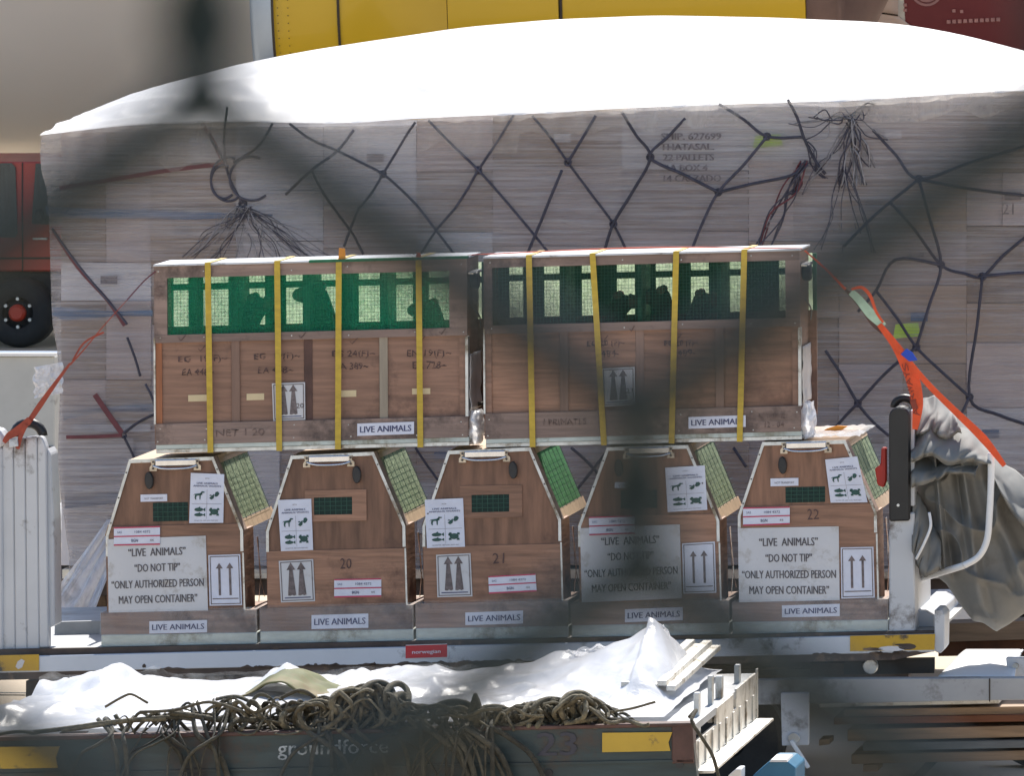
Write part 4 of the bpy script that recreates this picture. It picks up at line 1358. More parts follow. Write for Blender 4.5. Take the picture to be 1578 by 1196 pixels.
crates = [
 dict(label='leftmost wooden crate of the bottom row, poster upper right above white warning sign', TL=(198.5, 709), TR=(329, 704.5), SR=(374.5, 818), SL=(163, 826), bl=155, br=396, vb=945, seam=812, hx=32,
      lock=(229, 741), vent=(237, 777, 291, 806), small=(218, 764, 259, 775), poster=((294, 729), (345.5, 731), (344, 806), (291.5, 806.5)),
      tape=((175.5, 813), (246.5, 811), (246.5, 840), (175.5, 841.5)), sign=((165.5, 831.5), (317, 826), (320.5, 942), (167.5, 946.5)),
      arrow=((321, 856), (370, 854.5), (373, 933), (323, 934)), akind='line', live=((230, 958), (319, 956), (319, 975), (230, 977)), net=sidenet_w),
 dict(label='wooden animal crate second from left, pale knit side net, framed vent and poster at left', TL=(448, 703), TR=(576, 697), SR=(624.5, 811), SL=(410, 819), bl=400, br=637, vb=938, seam=850, hx=19,
      lock=(549, 732), vent=(485, 769, 544, 796), vframe=(471, 758, 566, 806), poster=((428, 771), (479.5, 769), (482.5, 848), (433, 850)),
      tape=((515, 893), (587.5, 891.5), (587.5, 920), (515, 921.5)), arrow=((429.5, 865), (482.5, 862), (485.5, 927), (433, 929)), akind='wedge',
      live=((480, 948.5), (567.5, 946), (567.5, 968), (480, 970)), num=(533, 869, '20'), net=sidenet_w),
 dict(label='wooden animal crate in the middle with a vivid green side net', TL=(690, 695.5), TR=(817.5, 690), SR=(864.5, 802), SL=(651, 811), bl=640, br=876, vb=931, seam=843, hx=17,
      lock=(790, 725), vent=(728, 765, 786, 792), vframe=(710, 751, 806, 801), poster=((654.5, 770.5), (713.5, 768), (716.5, 843), (658, 845)),
      tape=((752.5, 888.5), (825, 884.5), (827, 912), (753.5, 915.5)), arrow=((672, 855.5), (725, 853), (728, 919.5), (674, 921)), akind='wedge',
      live=((717, 944.5), (806, 941.5), (806, 961.5), (717, 964)), num=(768, 861, '21'), net=sidenet_g),
 dict(label='second wooden crate from the right in the bottom row, with warning sign and bluish poster', TL=(935, 690), TR=(1060.5, 686.5), SR=(1108.5, 803), SL=(891, 811), bl=880, br=1124, vb=931, seam=797, hx=25,
      lock=(953, 722), vent=(958, 758, 1014, 786), small=(949, 745, 990, 754), poster=((1025, 721), (1086, 717.5), (1090, 786), (1029, 789.5)),
      tape=((907.5, 797), (978, 794.5), (978, 823), (908, 825.5)), sign=((894, 814.5), (1047.5, 808.5), (1050.5, 922.5), (896.5, 929)),
      arrow=((1051, 838), (1101.5, 835), (1104, 914), (1053, 915.5)), akind='line', live=((963, 939.5), (1052, 936), (1052, 956), (963, 959.5)), net=sidenet_w),
 dict(label='rightmost wooden crate of the bottom row with 22 in pen and sunlit top', TL=(1174.5, 682), TR=(1303, 679), SR=(1351, 789), SL=(1137, 795), bl=1128, br=1369, vb=929, seam=781, hx=28,
      lock=(1205.4, 717.5), vent=(1212, 753, 1273, 777), small=(1189, 739, 1232, 751), poster=((1271.5, 708.5), (1321, 703.5), (1337, 774.5), (1280, 775)),
      tape=((1145, 782.5), (1217, 781), (1217, 808.5), (1145, 811)), sign=((1137, 814.5), (1292.5, 811.5), (1294, 931), (1139, 931)),
      arrow=((1295.5, 844), (1346, 843), (1348, 921.5), (1296.5, 923)), akind='line', live=((1205, 933.5), (1294, 931), (1294, 950), (1205, 952)), net=sidenet_w, num=(1253, 793, '22')),
]
for c in crates:
    lower_crate(c)

# ================================================================== MONKEYS (in the upper crates)
def monkey(u, v_head, Y, face_dir, h, label, lean=0.0):
    """seated monkey: head at photo point, h seated height in metres"""
    hp = W(u, v_head, Y)
    o = Vector((hp.x, Y, hp.z - h * .86))
    fx = face_dir
    j = {}
    def P(x, y, z):
        return o + Vector((x * fx * h, y * h, z * h))
    V = [(P(-.10, 0, .12), .13), (P(-.10 + lean * .3, 0, .34), .135), (P(-.06 + lean * .6, 0, .55), .12), (P(0 + lean, 0, .68), .07), (P(.02 + lean, 0, .80), .105), (P(.05 + lean, 0, .90), .085), (P(.14 + lean, 0, .82), .055), (P(.19 + lean, 0, .80), .038),
         # arms
         (P(-.02 + lean, -.11, .56), .055), (P(.08 + lean, -.13, .36), .042), (P(.16, -.09, .20), .032), (P(.19, -.08, .08), .026),
         (P(-.02 + lean, .11, .56), .055), (P(.08 + lean, .13, .36), .042), (P(.16, .09, .20), .032), (P(.19, .08, .08), .026),
         # legs
         (P(-.06, -.11, .12), .075), (P(.14, -.16, .24), .055), (P(.06, -.14, .05), .034), (P(.17, -.14, .03), .026),
         (P(-.06, .11, .12), .075), (P(.14, .16, .24), .055), (P(.06, .14, .05), .034), (P(.17, .14, .03), .026),
         # tail
         (P(-.22, 0, .06), .03), (P(-.34, .03, .05), .02), (P(-.40, .12, .06), .015)]
    E = [(0, 1), (1, 2), (2, 3), (3, 4), (4, 5), (4, 6), (6, 7), (2, 8), (8, 9), (9, 10), (10, 11), (2, 12), (12, 13), (13, 14), (14, 15), (0, 16), (16, 17), (17, 18), (18, 19), (0, 20), (20, 21), (21, 22), (22, 23), (0, 24), (24, 25), (25, 26)]
    me = bpy.data.meshes.new('body')
    t = thing('caged_monkey', label, 'monkey', P(-.05, 0, 0))
    b = BASE[t.name]
    me.from_pydata([p - b for p, r in V], E, [])
    bo = bpy.data.objects.new('body', me)
    COL.objects.link(bo)
    bo.parent = t
    BASE[bo.name] = b
    md = bo.modifiers.new('skin', 'SKIN')
    sk = me.skin_vertices[0].data if me.skin_vertices else None
    if sk is None:
        bm = bmesh.new(); bm.from_mesh(me); bm.verts.layers.skin.verify(); bm.to_mesh(me); bm.free()
        sk = me.skin_vertices[0].data
    for i, (p, r) in enumerate(V):
        sk[i].radius = (r * h, r * h)
    sk[0].use_root = True
    s2 = bo.modifiers.new('sub', 'SUBSURF')
    s2.levels = s2.render_levels = 2
    me.materials.append(fur)
    hc = P(.05 + lean, 0, .86)
    for k in (-1, 1):
        m = M()
        m.lathe(P(.03 + lean, k * .085, .88), (0, k, 0), [(-.03 * h, .034 * h), (.008 * h, .036 * h), (.012 * h, .02 * h), (.012 * h, .001)], 10)
        m.build('ear', face, t, smooth=True)
        M().lathe(P(.125 + lean, k * .035, .875), (fx, k * .3, 0), [(0, .016 * h), (.012 * h, .012 * h), (.018 * h, .001)], 8).build('eye', black, t, smooth=True)
    m = M()
    m.lathe(P(.12 + lean, 0, .825), (fx, 0, -.1), [(0, .066 * h), (.05 * h, .06 * h), (.09 * h, .046 * h), (.115 * h, .02 * h), (.12 * h, .001)], 12)
    m.build('muzzle', face, t, smooth=True)
    return t

# ================================================================== UPPER CRATES
def upper_crate(c):
    s, l = -.0255, .006
    u0, u1, v0, v1 = c['box']          # v at u0
    D = .27
    fr = Frame(u0, v0, s, l)
    base_pt = W(*fr.p((u0 + u1) / 2, v1), D / 2)
    t = thing('long_animal_crate', c['label'], 'animal crate', base_pt, 'long mesh fronted crates on the upper tier')
    def bx(name, rc, Y0, Y1, mat, bevel=0.0, label=None, parent=None):
        return M().ex(fr.rect(*rc), Y0, Y1).build(name, mat, parent or t, bevel=bevel, label=label)
    wl, wt, wr_, wb = c['win']
    mr0, mr1 = c['mid']
    bb0 = c['bb']
    bx('top_rail', (u0, v0, u1, wt), 0, .018, board)
    bx('stile', (u0, wt, wl, mr0), 0, .018, board)
    bx('stile', (wr_, wt, u1, mr0), 0, .018, board)
    bx('mid_rail', (u0, mr0, u1, mr1), -.003, .018, board)
    bx('bottom_board', (u0 + 1, bb0, u1, v1 - 13), -.006, .016, board)
    bx('bottom_skid', (u0 + 2, v1 - 13, u1 + 2, v1 - 6), -.004, D, traym, bevel=.001)
    bx('bottom_skid', (u0 + 2, v1 - 6, u1 + 2, v1), .004, D, galv, bevel=.001)
    ds = c['div']
    us = [u0 + 1] + [x for x in ds] + [u1 - 1]
    for i in range(len(us) - 1):
        a = us[i] + (0 if i == 0 else 6.5)
        b = us[i + 1] - (0 if i == len(us) - 2 else 6.5)
        bx('front_panel', (a + (11 if i == 0 else 0), mr1, b - (11 if i == len(us) - 2 else 0), bb0), .010, .018, c.get('pm', plyp))
        if i:
            bx('batten', (us[i] - 6.3, mr1, us[i] + 6.3, bb0), .003 if i % 2 else .0075, .018, c['bmat'][i - 1])
    bx('corner_post', (u0 + 1, mr1, u0 + 11.5, bb0), .004, .018, c['corner'])
    bx('corner_post', (u1 - 12, mr1, u1 - 1, bb0), .004, .018, plyp)
    # shade cloth and wire netting in the opening
    q_ = qr(fr, wl, wt, wr_, mr0, .014)
    plate(q_, 'shade_cloth', c['cloth'], t, th=.0006)
    nx, ny = int((wr_ - wl) / 5.2), int((mr0 - wt) / 5.2)
    m = M()
    for i in range(1, nx):
        m.tube([q_.P(i / nx, 0, -.004), q_.P(i / nx, 1, -.004)], .0006, 3)
    for j in range(1, ny):
        m.tube([q_.P(0, j / ny, -.005), q_.P(1, j / ny, -.005)], .0006, 3)
    g = m.build('wire_netting', wirem, t); g['kind'] = 'stuff'
    # dividers inside, visible as paler uprights behind the cloth
    for x in ds:
        bx('divider', (x - 3, v0 + 5, x + 3, v1 - 16), .022, D - .02, inw)
    for (a, b) in c['inner']:
        bx('inner_upright', (a, v0 + 10, b, mr0), .03, .045, inw)
    for x in [u0 + 8, wl + 60, (u0 + u1) / 2 - 30, (u0 + u1) / 2 + 60, wr_ - 50, u1 - 8]:
        for vv in ((v0 + wt) / 2, (mr0 + mr1) / 2, bb0 + 8, v1 - 18):
            cc = W(*fr.p(x + random.uniform(-4, 4), vv + random.uniform(-2, 2)), -.0063)
            M().cyl(cc, cc + Vector((0, .004, 0)), .0022, 6).build('nail_head', galv, t)
    # ends
    bx('end_wall', (u0, v0 + 1, u0 + 6, v1 - 14), .0185, D, plyp)
    bx('end_wall', (u1 - 6, v0 + 1, u1, v1 - 14), .0185, D, plyp)
    bx('metal_corner', (u1 - 3, mr1 + 2, u1 + 1.2, bb0), -.004, .03, galv)
    bx('metal_corner', (u0 - 1.2, mr1 - 8, u0 + 1.5, bb0), -.004, .03, galv)
    # roof
    bx('roof_panel', (u0 - 1, v0 - 3.2, u1 + 1, v0 - .2), -.010, D + .005, c['roof'], bevel=.001)
    bx('floor', (u0 + 6, v1 - 18, u1 - 6, v1 - 14), .02, D - .02, ply)
    if c.get('green'):
        M().ex([fr.p(c['green'][0], v0), fr.p(c['green'][1], v0), fr.p(c['green'][1], v0 - 4.2), fr.p(c['green'][0], v0 - 4.2)], -.0135, .02).build('green_net_edge', netg, t)
    # back: posts, bars, lower panel, cloth (measured on the back plane)
    Yb = D - .012
    fb = Frame(c['bu0'], c['bv0'], s, l)
    for (a, b) in c['bposts']:
        M().ex(fb.rect(a, c['bv0'] - 2, b, c['bv1']), Yb, D).build('back_post', inw, t)
    for (a, b) in c['bbars']:
        for k in range(len(c['bposts']) - 1):
            M().ex(fb.rect(c['bposts'][k][1], a, c['bposts'][k + 1][0], b), Yb + .002, D - .001).build('back_bar', inw, t)
    M().ex(fb.rect(c['bposts'][0][0], c['bv1'], c['bposts'][-1][1], v1 - 24 + c['dv']), Yb, D).build('back_panel', plyp, t)
    M().ex(fb.rect(c['bposts'][0][0], c['bv0'] - 2, c['bposts'][-1][1], c['bv1'] - .5), D + .001, D + .002).build('back_cloth', backnet, t)
    # straps
    for (ua, ub) in c['straps']:
        m = M()
        ta, tb_ = fr.p(ua, v0 - 3.5), fr.p(ub, v1 + 1)
        w_ = 4.5
        m.ex([(tb_[0] - w_, tb_[1]), (tb_[0] + w_, tb_[1]), (ta[0] + w_, ta[1]), (ta[0] - w_, ta[1])], -.0125, -.0110)
        m.ex([(ta[0] - w_, ta[1]), (ta[0] + w_, ta[1] - .2), (ta[0] + w_, ta[1] - 1.0), (ta[0] - w_, ta[1] - .8)], -.0125, D + .008)
        m.build('strap', strapy, t)
    # stickers and pen writing
    for (a, b, a2, b2) in c.get('stick', []):
        M().ex([(a, b2), (a2, b2 + s * (a2 - a)), (a2, b + s * (a2 - a)), (a, b)], .0085, .0095).build('cream_sticker', cream, t)
    q_ = Q(*c['arrow'], -.0085 if c.get('aY') is None else c['aY'])
    g = plate(q_, 'arrow_label', signp, t)
    arrow_label(q_, 'wedge', g, c['anum'])
    q_ = Q(*c['live'], -.0085)
    g = plate(q_, 'live_animals_label', paper, t)
    text(q_, 'LIVE ANIMALS', .5, .5, .9, .50, inkb, g, bold=.05)
    for (u, v, w_, h_, tx, yy) in c['pen']:
        text(Q((u, v), (u + w_, v + s * w_), (u + w_, v + h_ + s * w_), (u, v + h_), yy), tx, .5, .5, 1, 1, inkm if yy > 0 else pbr('faint_stencil', (.15, .10, .085), .7, var=.4, scale=60), t, name='pen_writing', jit=.9)
    for (u, v, k) in c['ticks']:
        m = M()
        m.tube([W(u - 5 * k, v - 1, -.005), W(u - 2 * k, v + 3, -.005), W(u + 5 * k, v - 6, -.005)], .0012, 4)
        m.build('pen_tick', inkm, t)
    # right hand side fittings
    xr_ = W(*fr.p(u1, (v0 + v1) / 2), 0).x
    cz = W(*fr.p(u1, v0 + 32), .1).z
    M().cyl((xr_ + .001, .085, cz), (xr_ + .030, .085, cz), .030, 20).build('round_handle', black, t, bevel=.004)
    zt, zm, zb_ = W(*fr.p(u1, v0 + 145), .1).z, W(*fr.p(u1, v0 + 232), .1).z, W(*fr.p(u1, v1 - 4), .1).z
    def sheet(x, y):
        yy = .02 + x * .235
        return Vector((xr_ + .006 + .006 * fold(x * 3, y * 5, u0), yy, zt + (zm - zt) * y))
    M().grid(sheet, 10, 16).build('side_sheet', pbr('side_plastic', (.50, .46, .43), .35, var=.2, scale=8, bump=.3, bscale=20), t, smooth=True, solid=.002)
    zc = W(*fr.p(u1, v0 + 18), .1).z
    M().box((xr_, .02, zc - .01), (xr_ + .022, .20, zc)).build('side_bracket', chrome, t, bevel=.002)
    M().tube(cr_spline([Vector((xr_ + .012, .05, zt + .16)), Vector((xr_ + .02, .15, zt + .12)), Vector((xr_ + .01, .22, zt + .08))], 5), .003, 6).build('side_cord', ropel, t, smooth=True)
    # crumpled clear plastic stuffed at the lower corner
    def cr(x, y):
        a = 2 * math.pi * x
        zz = zm + (zb_ - zm) * y
        r_ = .022 + .010 * math.sin(y * 3.1) + .012 * fold(math.cos(a) * 1.5, math.sin(a) * 1.5, y * 5 + u0)
        return Vector((xr_ + .016 + r_ * math.cos(a) * .8, .08 + r_ * math.sin(a) * 2.2, zz + .006 * fold(x * 8, y * 3)))
    M().grid(cr, 24, 24).build('crumpled_plastic', crump, t, smooth=True, recalc=False)
    return t

upper_crate(dict(label='left upper long crate with bright green mesh window and arrow label 20', box=(237, 719, 411, 699), win=(257, 429, 692, 516), mid=(517, 529), bb=654,
    div=[362, 474, 590], bmat=[batten, brownb, pbr('pale_batten', (.30, .25, .19), .7, var=.15, scale=5, stretch=(14, 2, 1))], corner=orangewood, cloth=shade_l, roof=whitep, dv=-14,
    inner=[(301, 312), (352, 366), (466, 478), (532, 544), (585, 597)], bu0=260, bv0=418, bv1=504,
    bposts=[(262, 266), (290, 312), (352, 372), (408, 440), (470, 488), (522, 552), (588, 608), (636, 660), (742, 748)], bbars=[(438, 448)], green=(476, 720),
    straps=[(320, 322.5), (427, 428.5), (522, 519), (645, 646)], stick=[(290, 609, 320, 619), (380, 607, 407, 617), (523, 602, 549, 612), (635, 599, 663, 608)],
    arrow=((419, 591), (470, 589), (470.5, 647), (421, 649)), anum='20', aY=.001, live=((550.5, 653), (638, 650), (638, 669), (550.5, 672)), pm=plyp,
    pen=[(275, 549, 76, 12, 'EG  19(F)~', .0088), (281, 569, 48, 10, 'EA 448~', .0088), (392, 545, 70, 12, 'EG  19(F)~', .0088), (398, 566, 54, 10, 'EA 448~', .0088),
         (512, 541, 66, 12, 'EG 24(F)~', .0088), (524, 560, 44, 10, 'A 389~', .0088), (627, 540, 68, 13, 'EN 19(F)~', .0088), (636, 558, 52, 11, 'EA 728~', .0088),
         (239, 441, 13, 16, 'S', -.001), (333, 662, 74, 11, 'NET 1 20', -.0072)],
    ticks=[(281, 522, 1.1), (311, 538, 1.1), (466, 518, 1.1), (545, 527, 1.2), (682, 512, 1), (650, 524, .9)]))
upper_crate(dict(label='right upper long crate with dark mesh window and arrow label 23', box=(745, 1232, 399, 690), win=(758, 413, 1210, 502), mid=(502, 515), bb=638,
    div=[868, 985, 1108], bmat=[batten, batten, batten], corner=plyp, cloth=shade_d, roof=whitep, dv=-14,
    inner=[], bu0=770, bv0=404, bv1=490, bposts=[(768, 784), (806, 838), (862, 896), (914, 950), (978, 1010), (1036, 1064), (1092, 1124), (1142, 1200), (1252, 1258)], bbars=[(424, 434)],
    straps=[(815, 819), (913, 929), (1042, 1033), (1147, 1138)],
    arrow=((927.5, 568), (978, 565.5), (978.5, 624), (929, 627)), anum='23', aY=.001, live=((1061, 643), (1149, 640), (1149, 658), (1061, 661)), pm=ply,
    pen=[(905, 525, 58, 11, 'EG 20 (F)~', .0088), (926, 540, 28, 10, '484-', .0088), (1024, 525, 52, 11, 'EG 20 (F)~', .0088), (1044, 539, 28, 10, '489-', .0088),
         (838, 646, 66, 10, 'I PRIMATES', -.0072), (1170, 638, 40, 8, 'LP TRIM 72', -.0072), (1178, 650, 30, 9, '12 - 04', -.0072)],
    ticks=[(932, 523, .9), (1046, 520, .9), (974, 508, .7)]))
monkey(385, 462, .145, 1, .44, 'monkey silhouette in the second bay of the left upper crate')
monkey(505, 446, .145, -1, .46, 'monkey silhouette in the third bay of the left upper crate', .03)
monkey(672, 470, .145, -1, .42, 'monkey silhouette in the last bay of the left upper crate')
monkey(948, 458, .145, 1, .40, 'monkey silhouette left of centre in the right upper crate')
monkey(1026, 450, .14, -1, .42, 'monkey silhouette at the centre of the right upper crate')
monkey(1070, 455, .15, 1, .40, 'monkey silhouette facing right in the right upper crate', .02)
# tabs and crumpled bits on the crate roofs
for u, v, w_, h_, mt in ((527, 391, 11, 16, strapo2), (645, 394, 8, 8, strapo)):
    o = M().ex([(u - w_ / 2, v + h_ / 2), (u + w_ / 2, v + h_ / 2), (u + w_ / 2 - 1, v - h_ / 2), (u - w_ / 2 + 1, v - h_ / 2 - 1)], .0, .004).build('strap_tab', mt, None, loc=W(u, v, 0))
    tag(o, 'amber strap end standing up on the left upper crate roof' if w_ == 11 else 'small orange strap end near the right of the left upper crate roof', 'strap end')
def scrap(x, y):
    u = 1238 + x * 88; v = 668 - .022 * (u - 1238)
    p = W(u, v, .05)
    p.y = .02 + y * .5
    p.z = W(u, 681 - .02 * (u - 1174), 0).z + .010 + .012 * abs(fold(x * 6, y * 4, 2))
    return p
o = M().grid(scrap, 24, 12).build('plastic_scrap', crump, None, smooth=True, loc=W(1260, 675, .2), recalc=False)
tag(o, 'crumpled clear plastic scrap on the sunlit top of the rightmost lower crate', 'plastic scrap')
o = M().ex([(1262, 666), (1296, 664), (1306, 657), (1290, 656), (1276, 660)], .30, .31).build('strap_scrap', strapo2, None, loc=W(1280, 662, .3))
tag(o, 'amber strap scrap lying on top of the rightmost lower crate', 'strap scrap')

# ================================================================== ORANGE TIE-DOWN STRAPS
ys = -.05
t = thing('orange_tie_down', 'orange lettered webbing strap with blue tag from right upper crate to the tarp', 'strap', W(1395, 545, ys))
ribbon([(1240, 386), (1272, 414), (1303, 446)], [2, 3, 4], [.0, -.02, ys]).build('strap_end', strapo, t, solid=.0012, recalc=False)
ribbon([(1303, 446), (1330, 474), (1345, 497), (1362, 510)], [4, 10, 9, 12], ys - .002).build('webbing', brownb, t, solid=.0012, recalc=False)
ribbon([(1311, 450), (1322, 460), (1342, 484), (1362, 503)], [10, 12, 15, 10], ys - .006).build('paper_tag', tagg, t, solid=.0012, recalc=False)
ribbon([(1312, 446), (1328, 443), (1341, 456), (1350, 480), (1361, 497)], [3, 5, 5, 4, 3], ys - .008).build('webbing', strapo, t, solid=.0012, recalc=False)
ribbon([(1355, 500), (1378, 530), (1395, 558), (1408, 590), (1414, 625), (1410, 662)], [8, 12, 19, 21, 17, 8], ys - .010).build('webbing', strapo, t, solid=.0012, recalc=False)
ribbon([(1362, 508), (1392, 546), (1430, 592), (1470, 632), (1515, 676), (1548, 718)], [6, 7, 9, 10, 13, 7], ys - .016).build('webbing', strapo, t, solid=.0012, recalc=False)
q_ = Q((1384, 562), (1404, 560), (1423, 640), (1402, 642), ys - .013)
for i, ch in enumerate('SYAWRIA'):
    y = .94 - i * .145
    text(q_, ch, .5, y, .62, .105, pbr('strap_print', (.25, .03, .01), .5), t, rot=R(97), bold=.01)
M().ex([(1401, 557), (1414, 555), (1406, 543), (1397, 537), (1388, 546)], ys - .021, ys - .019).build('blue_tag', tagb, t)
strap_shaded = pbr('shaded_orange_webbing', (0.30, 0.045, 0.02), 0.6, var=0.2, scale=30, bump=0.2, bscale=220)  # orange webbing of the left strap, its shade put into the colour
t = thing('orange_tie_down', 'plain orange webbing strap darkened for shade, hooked over the white ribbed end stop at left', 'strap', W(60, 640, ys))
ribbon([(240, 418), (222, 433), (196, 462)], [2, 2, 2], [.0, -.02, ys]).build('strap_end', redcord, t, solid=.001, recalc=False)
ribbon([(196, 462), (160, 502), (130, 538), (108, 562)], [1, 1.5, 2, 3], ys).build('webbing', strap_shaded, t, solid=.0012, recalc=False)
ribbon([(108, 560), (86, 590), (62, 624), (42, 654)], [3, 6, 9, 8], ys - .003).build('webbing', strap_shaded, t, solid=.0012, recalc=False)
ribbon([(46, 646), (30, 662), (14, 672), (6, 682)], [9, 14, 11, 6], ys - .008).build('webbing', strap_shaded, t, solid=.0012, recalc=False)
ribbon([(40, 655), (32, 672), (27, 692)], [7, 7, 6], ys - .012).build('strap_tail', strap_shaded, t, solid=.0012, recalc=False)
M().ex([(14, 690), (28, 688), (27, 676), (14, 677)], ys - .02, ys - .012).build('buckle', whitep, t, bevel=.002)
ribbon([(160, 512), (130, 528), (112, 556)], [3, 3, 3], ys + .01).build('webbing', strap_shaded, t, solid=.0012, recalc=False)
t = M().tube(cr_spline([W(718, 394, .1), W(735, 392, .08), W(760, 391, .05), W(1000, 381, .03), W(1236, 383, .0)], 6), .0018, 6).build('tie_cord', strapo, None, loc=W(740, 392, .1))
tag(t, 'thin orange cord pulled across both upper crate roofs', 'cord')
t = M().ex([(1352, 748), (1362, 752), (1366, 742), (1366, 690), (1358, 690), (1357, 716), (1348, 722)], .02, .05).build('red_latch', pbr('red_latch_paint', (.42, .02, .01), .5), None, loc=W(1358, 720, .03), bevel=.004)
tag(t, 'small red latch between the rightmost lower crate and the black sleeved post', 'latch')

# ================================================================== GREY TARPAULIN
sil = [(-100, 128), (-84, 158), (-70, 166), (-58, 142), (-40, 124), (-25, 112), (-8, 110), (8, 118), (28, 160), (45, 178), (62, 178), (80, 150), (100, 110), (118, 92), (135, 82), (150, 72), (165, 72), (180, 76), (200, 78), (220, 96), (240, 128), (260, 128)]
tc_u, tc_v = 1482, 792
sil_pts = [(1405, 655), (1408, 628), (1422, 613), (1440, 612), (1458, 622), (1478, 640), (1498, 656), (1514, 676), (1524, 700), (1545, 712), (1560, 726), (1578, 742), (1610, 770), (1640, 830), (1640, 900), (1610, 940), (1578, 946), (1556, 962), (1535, 974), (1515, 960), (1500, 958), (1478, 930), (1458, 900), (1440, 886), (1418, 890), (1405, 880), (1404, 800), (1403, 720)]
def sil_r(a):
    # distance from centre to outline in direction a (photo angle)
    dx, dy = math.cos(a), math.sin(a)
    best = 0
    n = len(sil_pts)
    for i in range(n):
        x1, y1 = sil_pts[i][0] - tc_u, sil_pts[i][1] - tc_v
        x2, y2 = sil_pts[(i + 1) % n][0] - tc_u, sil_pts[(i + 1) % n][1] - tc_v
        ex_, ey = x2 - x1, y2 - y1
        den = dx * ey - dy * ex_
        if abs(den) < 1e-9: continue
        t_ = (x1 * ey - y1 * ex_) / den
        w_ = (x1 * dy - y1 * dx) / den
        if t_ > 0 and -1e-6 <= w_ <= 1 + 1e-6:
            best = max(best, t_)
    return best
RS = [sil_r(2 * math.pi * k / 240) for k in range(240)]
def ridge(v):
    return 1 - abs(v) * 2.4
def tarp_pt(x, y, back=False):
    k = int(round(x * 240)) % 240
    a = 2 * math.pi * k / 240
    rr_ = y
    r = RS[k] * rr_
    u, v = tc_u + r * math.cos(a), tc_v + r * math.sin(a)
    bulge = math.sqrt(max(0, 1 - rr_ ** 2.4))
    if back:
        p = W(u, v, .22); p.y = .22 + .12 * bulge
        return p
    # folds fan out from the top corner
    fx, fy = u - 1420, v - 480
    ang = math.atan2(fx, fy)
    dist = math.hypot(fx, fy) / 100
    wob = noise.noise(Vector((dist * .5, ang * 3, 3)))
    f1 = noise.noise(Vector((ang * 7.0 + .35 * wob, dist * .22, 1.7)))
    f1 = 1 - min(1, abs(f1) * 3.0)
    f1 = f1 * f1 * (3 - 2 * f1)
    f2 = noise.noise(Vector((ang * 15 + wob, dist * .5, 6.1)))
    f4 = noise.noise(Vector((u * .010 + v * .006, v * .016 - u * .010, 8)))
    f4 = 1 - min(1, abs(f4) * 2.6)
    edge = min(1, (1 - rr_) * 6)
    Y = .22 - .13 * bulge - (.065 * f1 + .026 * f2 + .055 * f4 * f4) * edge
    sh = max(0, 1 - abs(v - 700 - (u - 1404) * .12) / 30)
    Y -= .05 * edge * sh * sh * (3 - 2 * sh)
    p = W(u, v, .1)
    p2 = W(u, v, Y)
    return p2
m = M()
m.grid(lambda x, y: tarp_pt(x, y), 240, 90)
m.grid(lambda x, y: tarp_pt(x, y, True), 240, 10)
o = m.build('grey_tarpaulin', tarpm, None, smooth=True, loc=W(1482, 960, .1), recalc=True)
tag(o, 'bunched grey tarpaulin draped over the dolly end at the right edge', 'tarpaulin')
def drape_sheet(top, bot, y_top, y_bot, seed, nu=70, nv=26):
    tt = cr_spline([Vector((a, b, 0)) for a, b in top], 10)
    bb = cr_spline([Vector((a, b, 0)) for a, b in bot], 10)
    def fn(x, y):
        A = tt[min(len(tt) - 1, int(x * (len(tt) - 1)))]; A2 = tt[min(len(tt) - 1, int(x * (len(tt) - 1)) + 1)]
        fa = x * (len(tt) - 1) - int(x * (len(tt) - 1))
        B = bb[min(len(bb) - 1, int(x * (len(bb) - 1)))]; B2 = bb[min(len(bb) - 1, int(x * (len(bb) - 1)) + 1)]
        fb_ = x * (len(bb) - 1) - int(x * (len(bb) - 1))
        P_, Q_ = A.lerp(A2, fa), B.lerp(B2, fb_)
        w_ = P_.lerp(Q_, y)
        k = 1 - (1 - y) ** 1.7
        Y = y_top + (y_bot - y_top) * k + (.03 if y > .93 else 0)
        Y += .030 * fold(x * 4, y * 1.2, seed) + .022 * ridge(fold(x * 6 + y * 2, y * 1.5, seed + 3)) * y
        return W(w_.x + 3 * fold(x * 6, seed), w_.y + 5 * fold(x * 5, y * 2, seed + 7), Y)
    return M().grid(fn, nu, nv)
for top, bot, ya, yb, sd_ in (
    ([(1404, 668), (1425, 640), (1455, 640), (1490, 658), (1522, 684)], [(1404, 712), (1432, 704), (1462, 716), (1496, 712), (1528, 716)], .16, -.09, 3),
    ([(1404, 700), (1440, 702), (1476, 706), (1510, 706)], [(1405, 752), (1440, 742), (1470, 728), (1502, 736)], .10, -.07, 9),
    ([(1412, 628), (1430, 612), (1452, 618), (1470, 634)], [(1410, 672), (1432, 668), (1456, 676), (1482, 668)], .16, -.02, 15),
    ([(1512, 690), (1550, 716), (1585, 742), (1640, 790)], [(1532, 742), (1560, 790), (1600, 840), (1640, 890)], .14, -.05, 22),
    ([(1406, 748), (1420, 770), (1436, 800), (1450, 830)], [(1406, 850), (1412, 870), (1425, 888), (1450, 880)], .06, -.06, 31),
):
    drape_sheet(top, bot, ya, yb, sd_).build('tarp_fold', tarpm, o, smooth=True, solid=.003, recalc=False)
ht = W(1428, 850, -.03)
M().tube(cr_spline([W(1432, 790, -.06), W(1434, 812, -.07), W(1424, 838, -.07), W(1412, 862, -.05)], 6), .005, 8).build('hem_cord', cleanw, o, smooth=True)

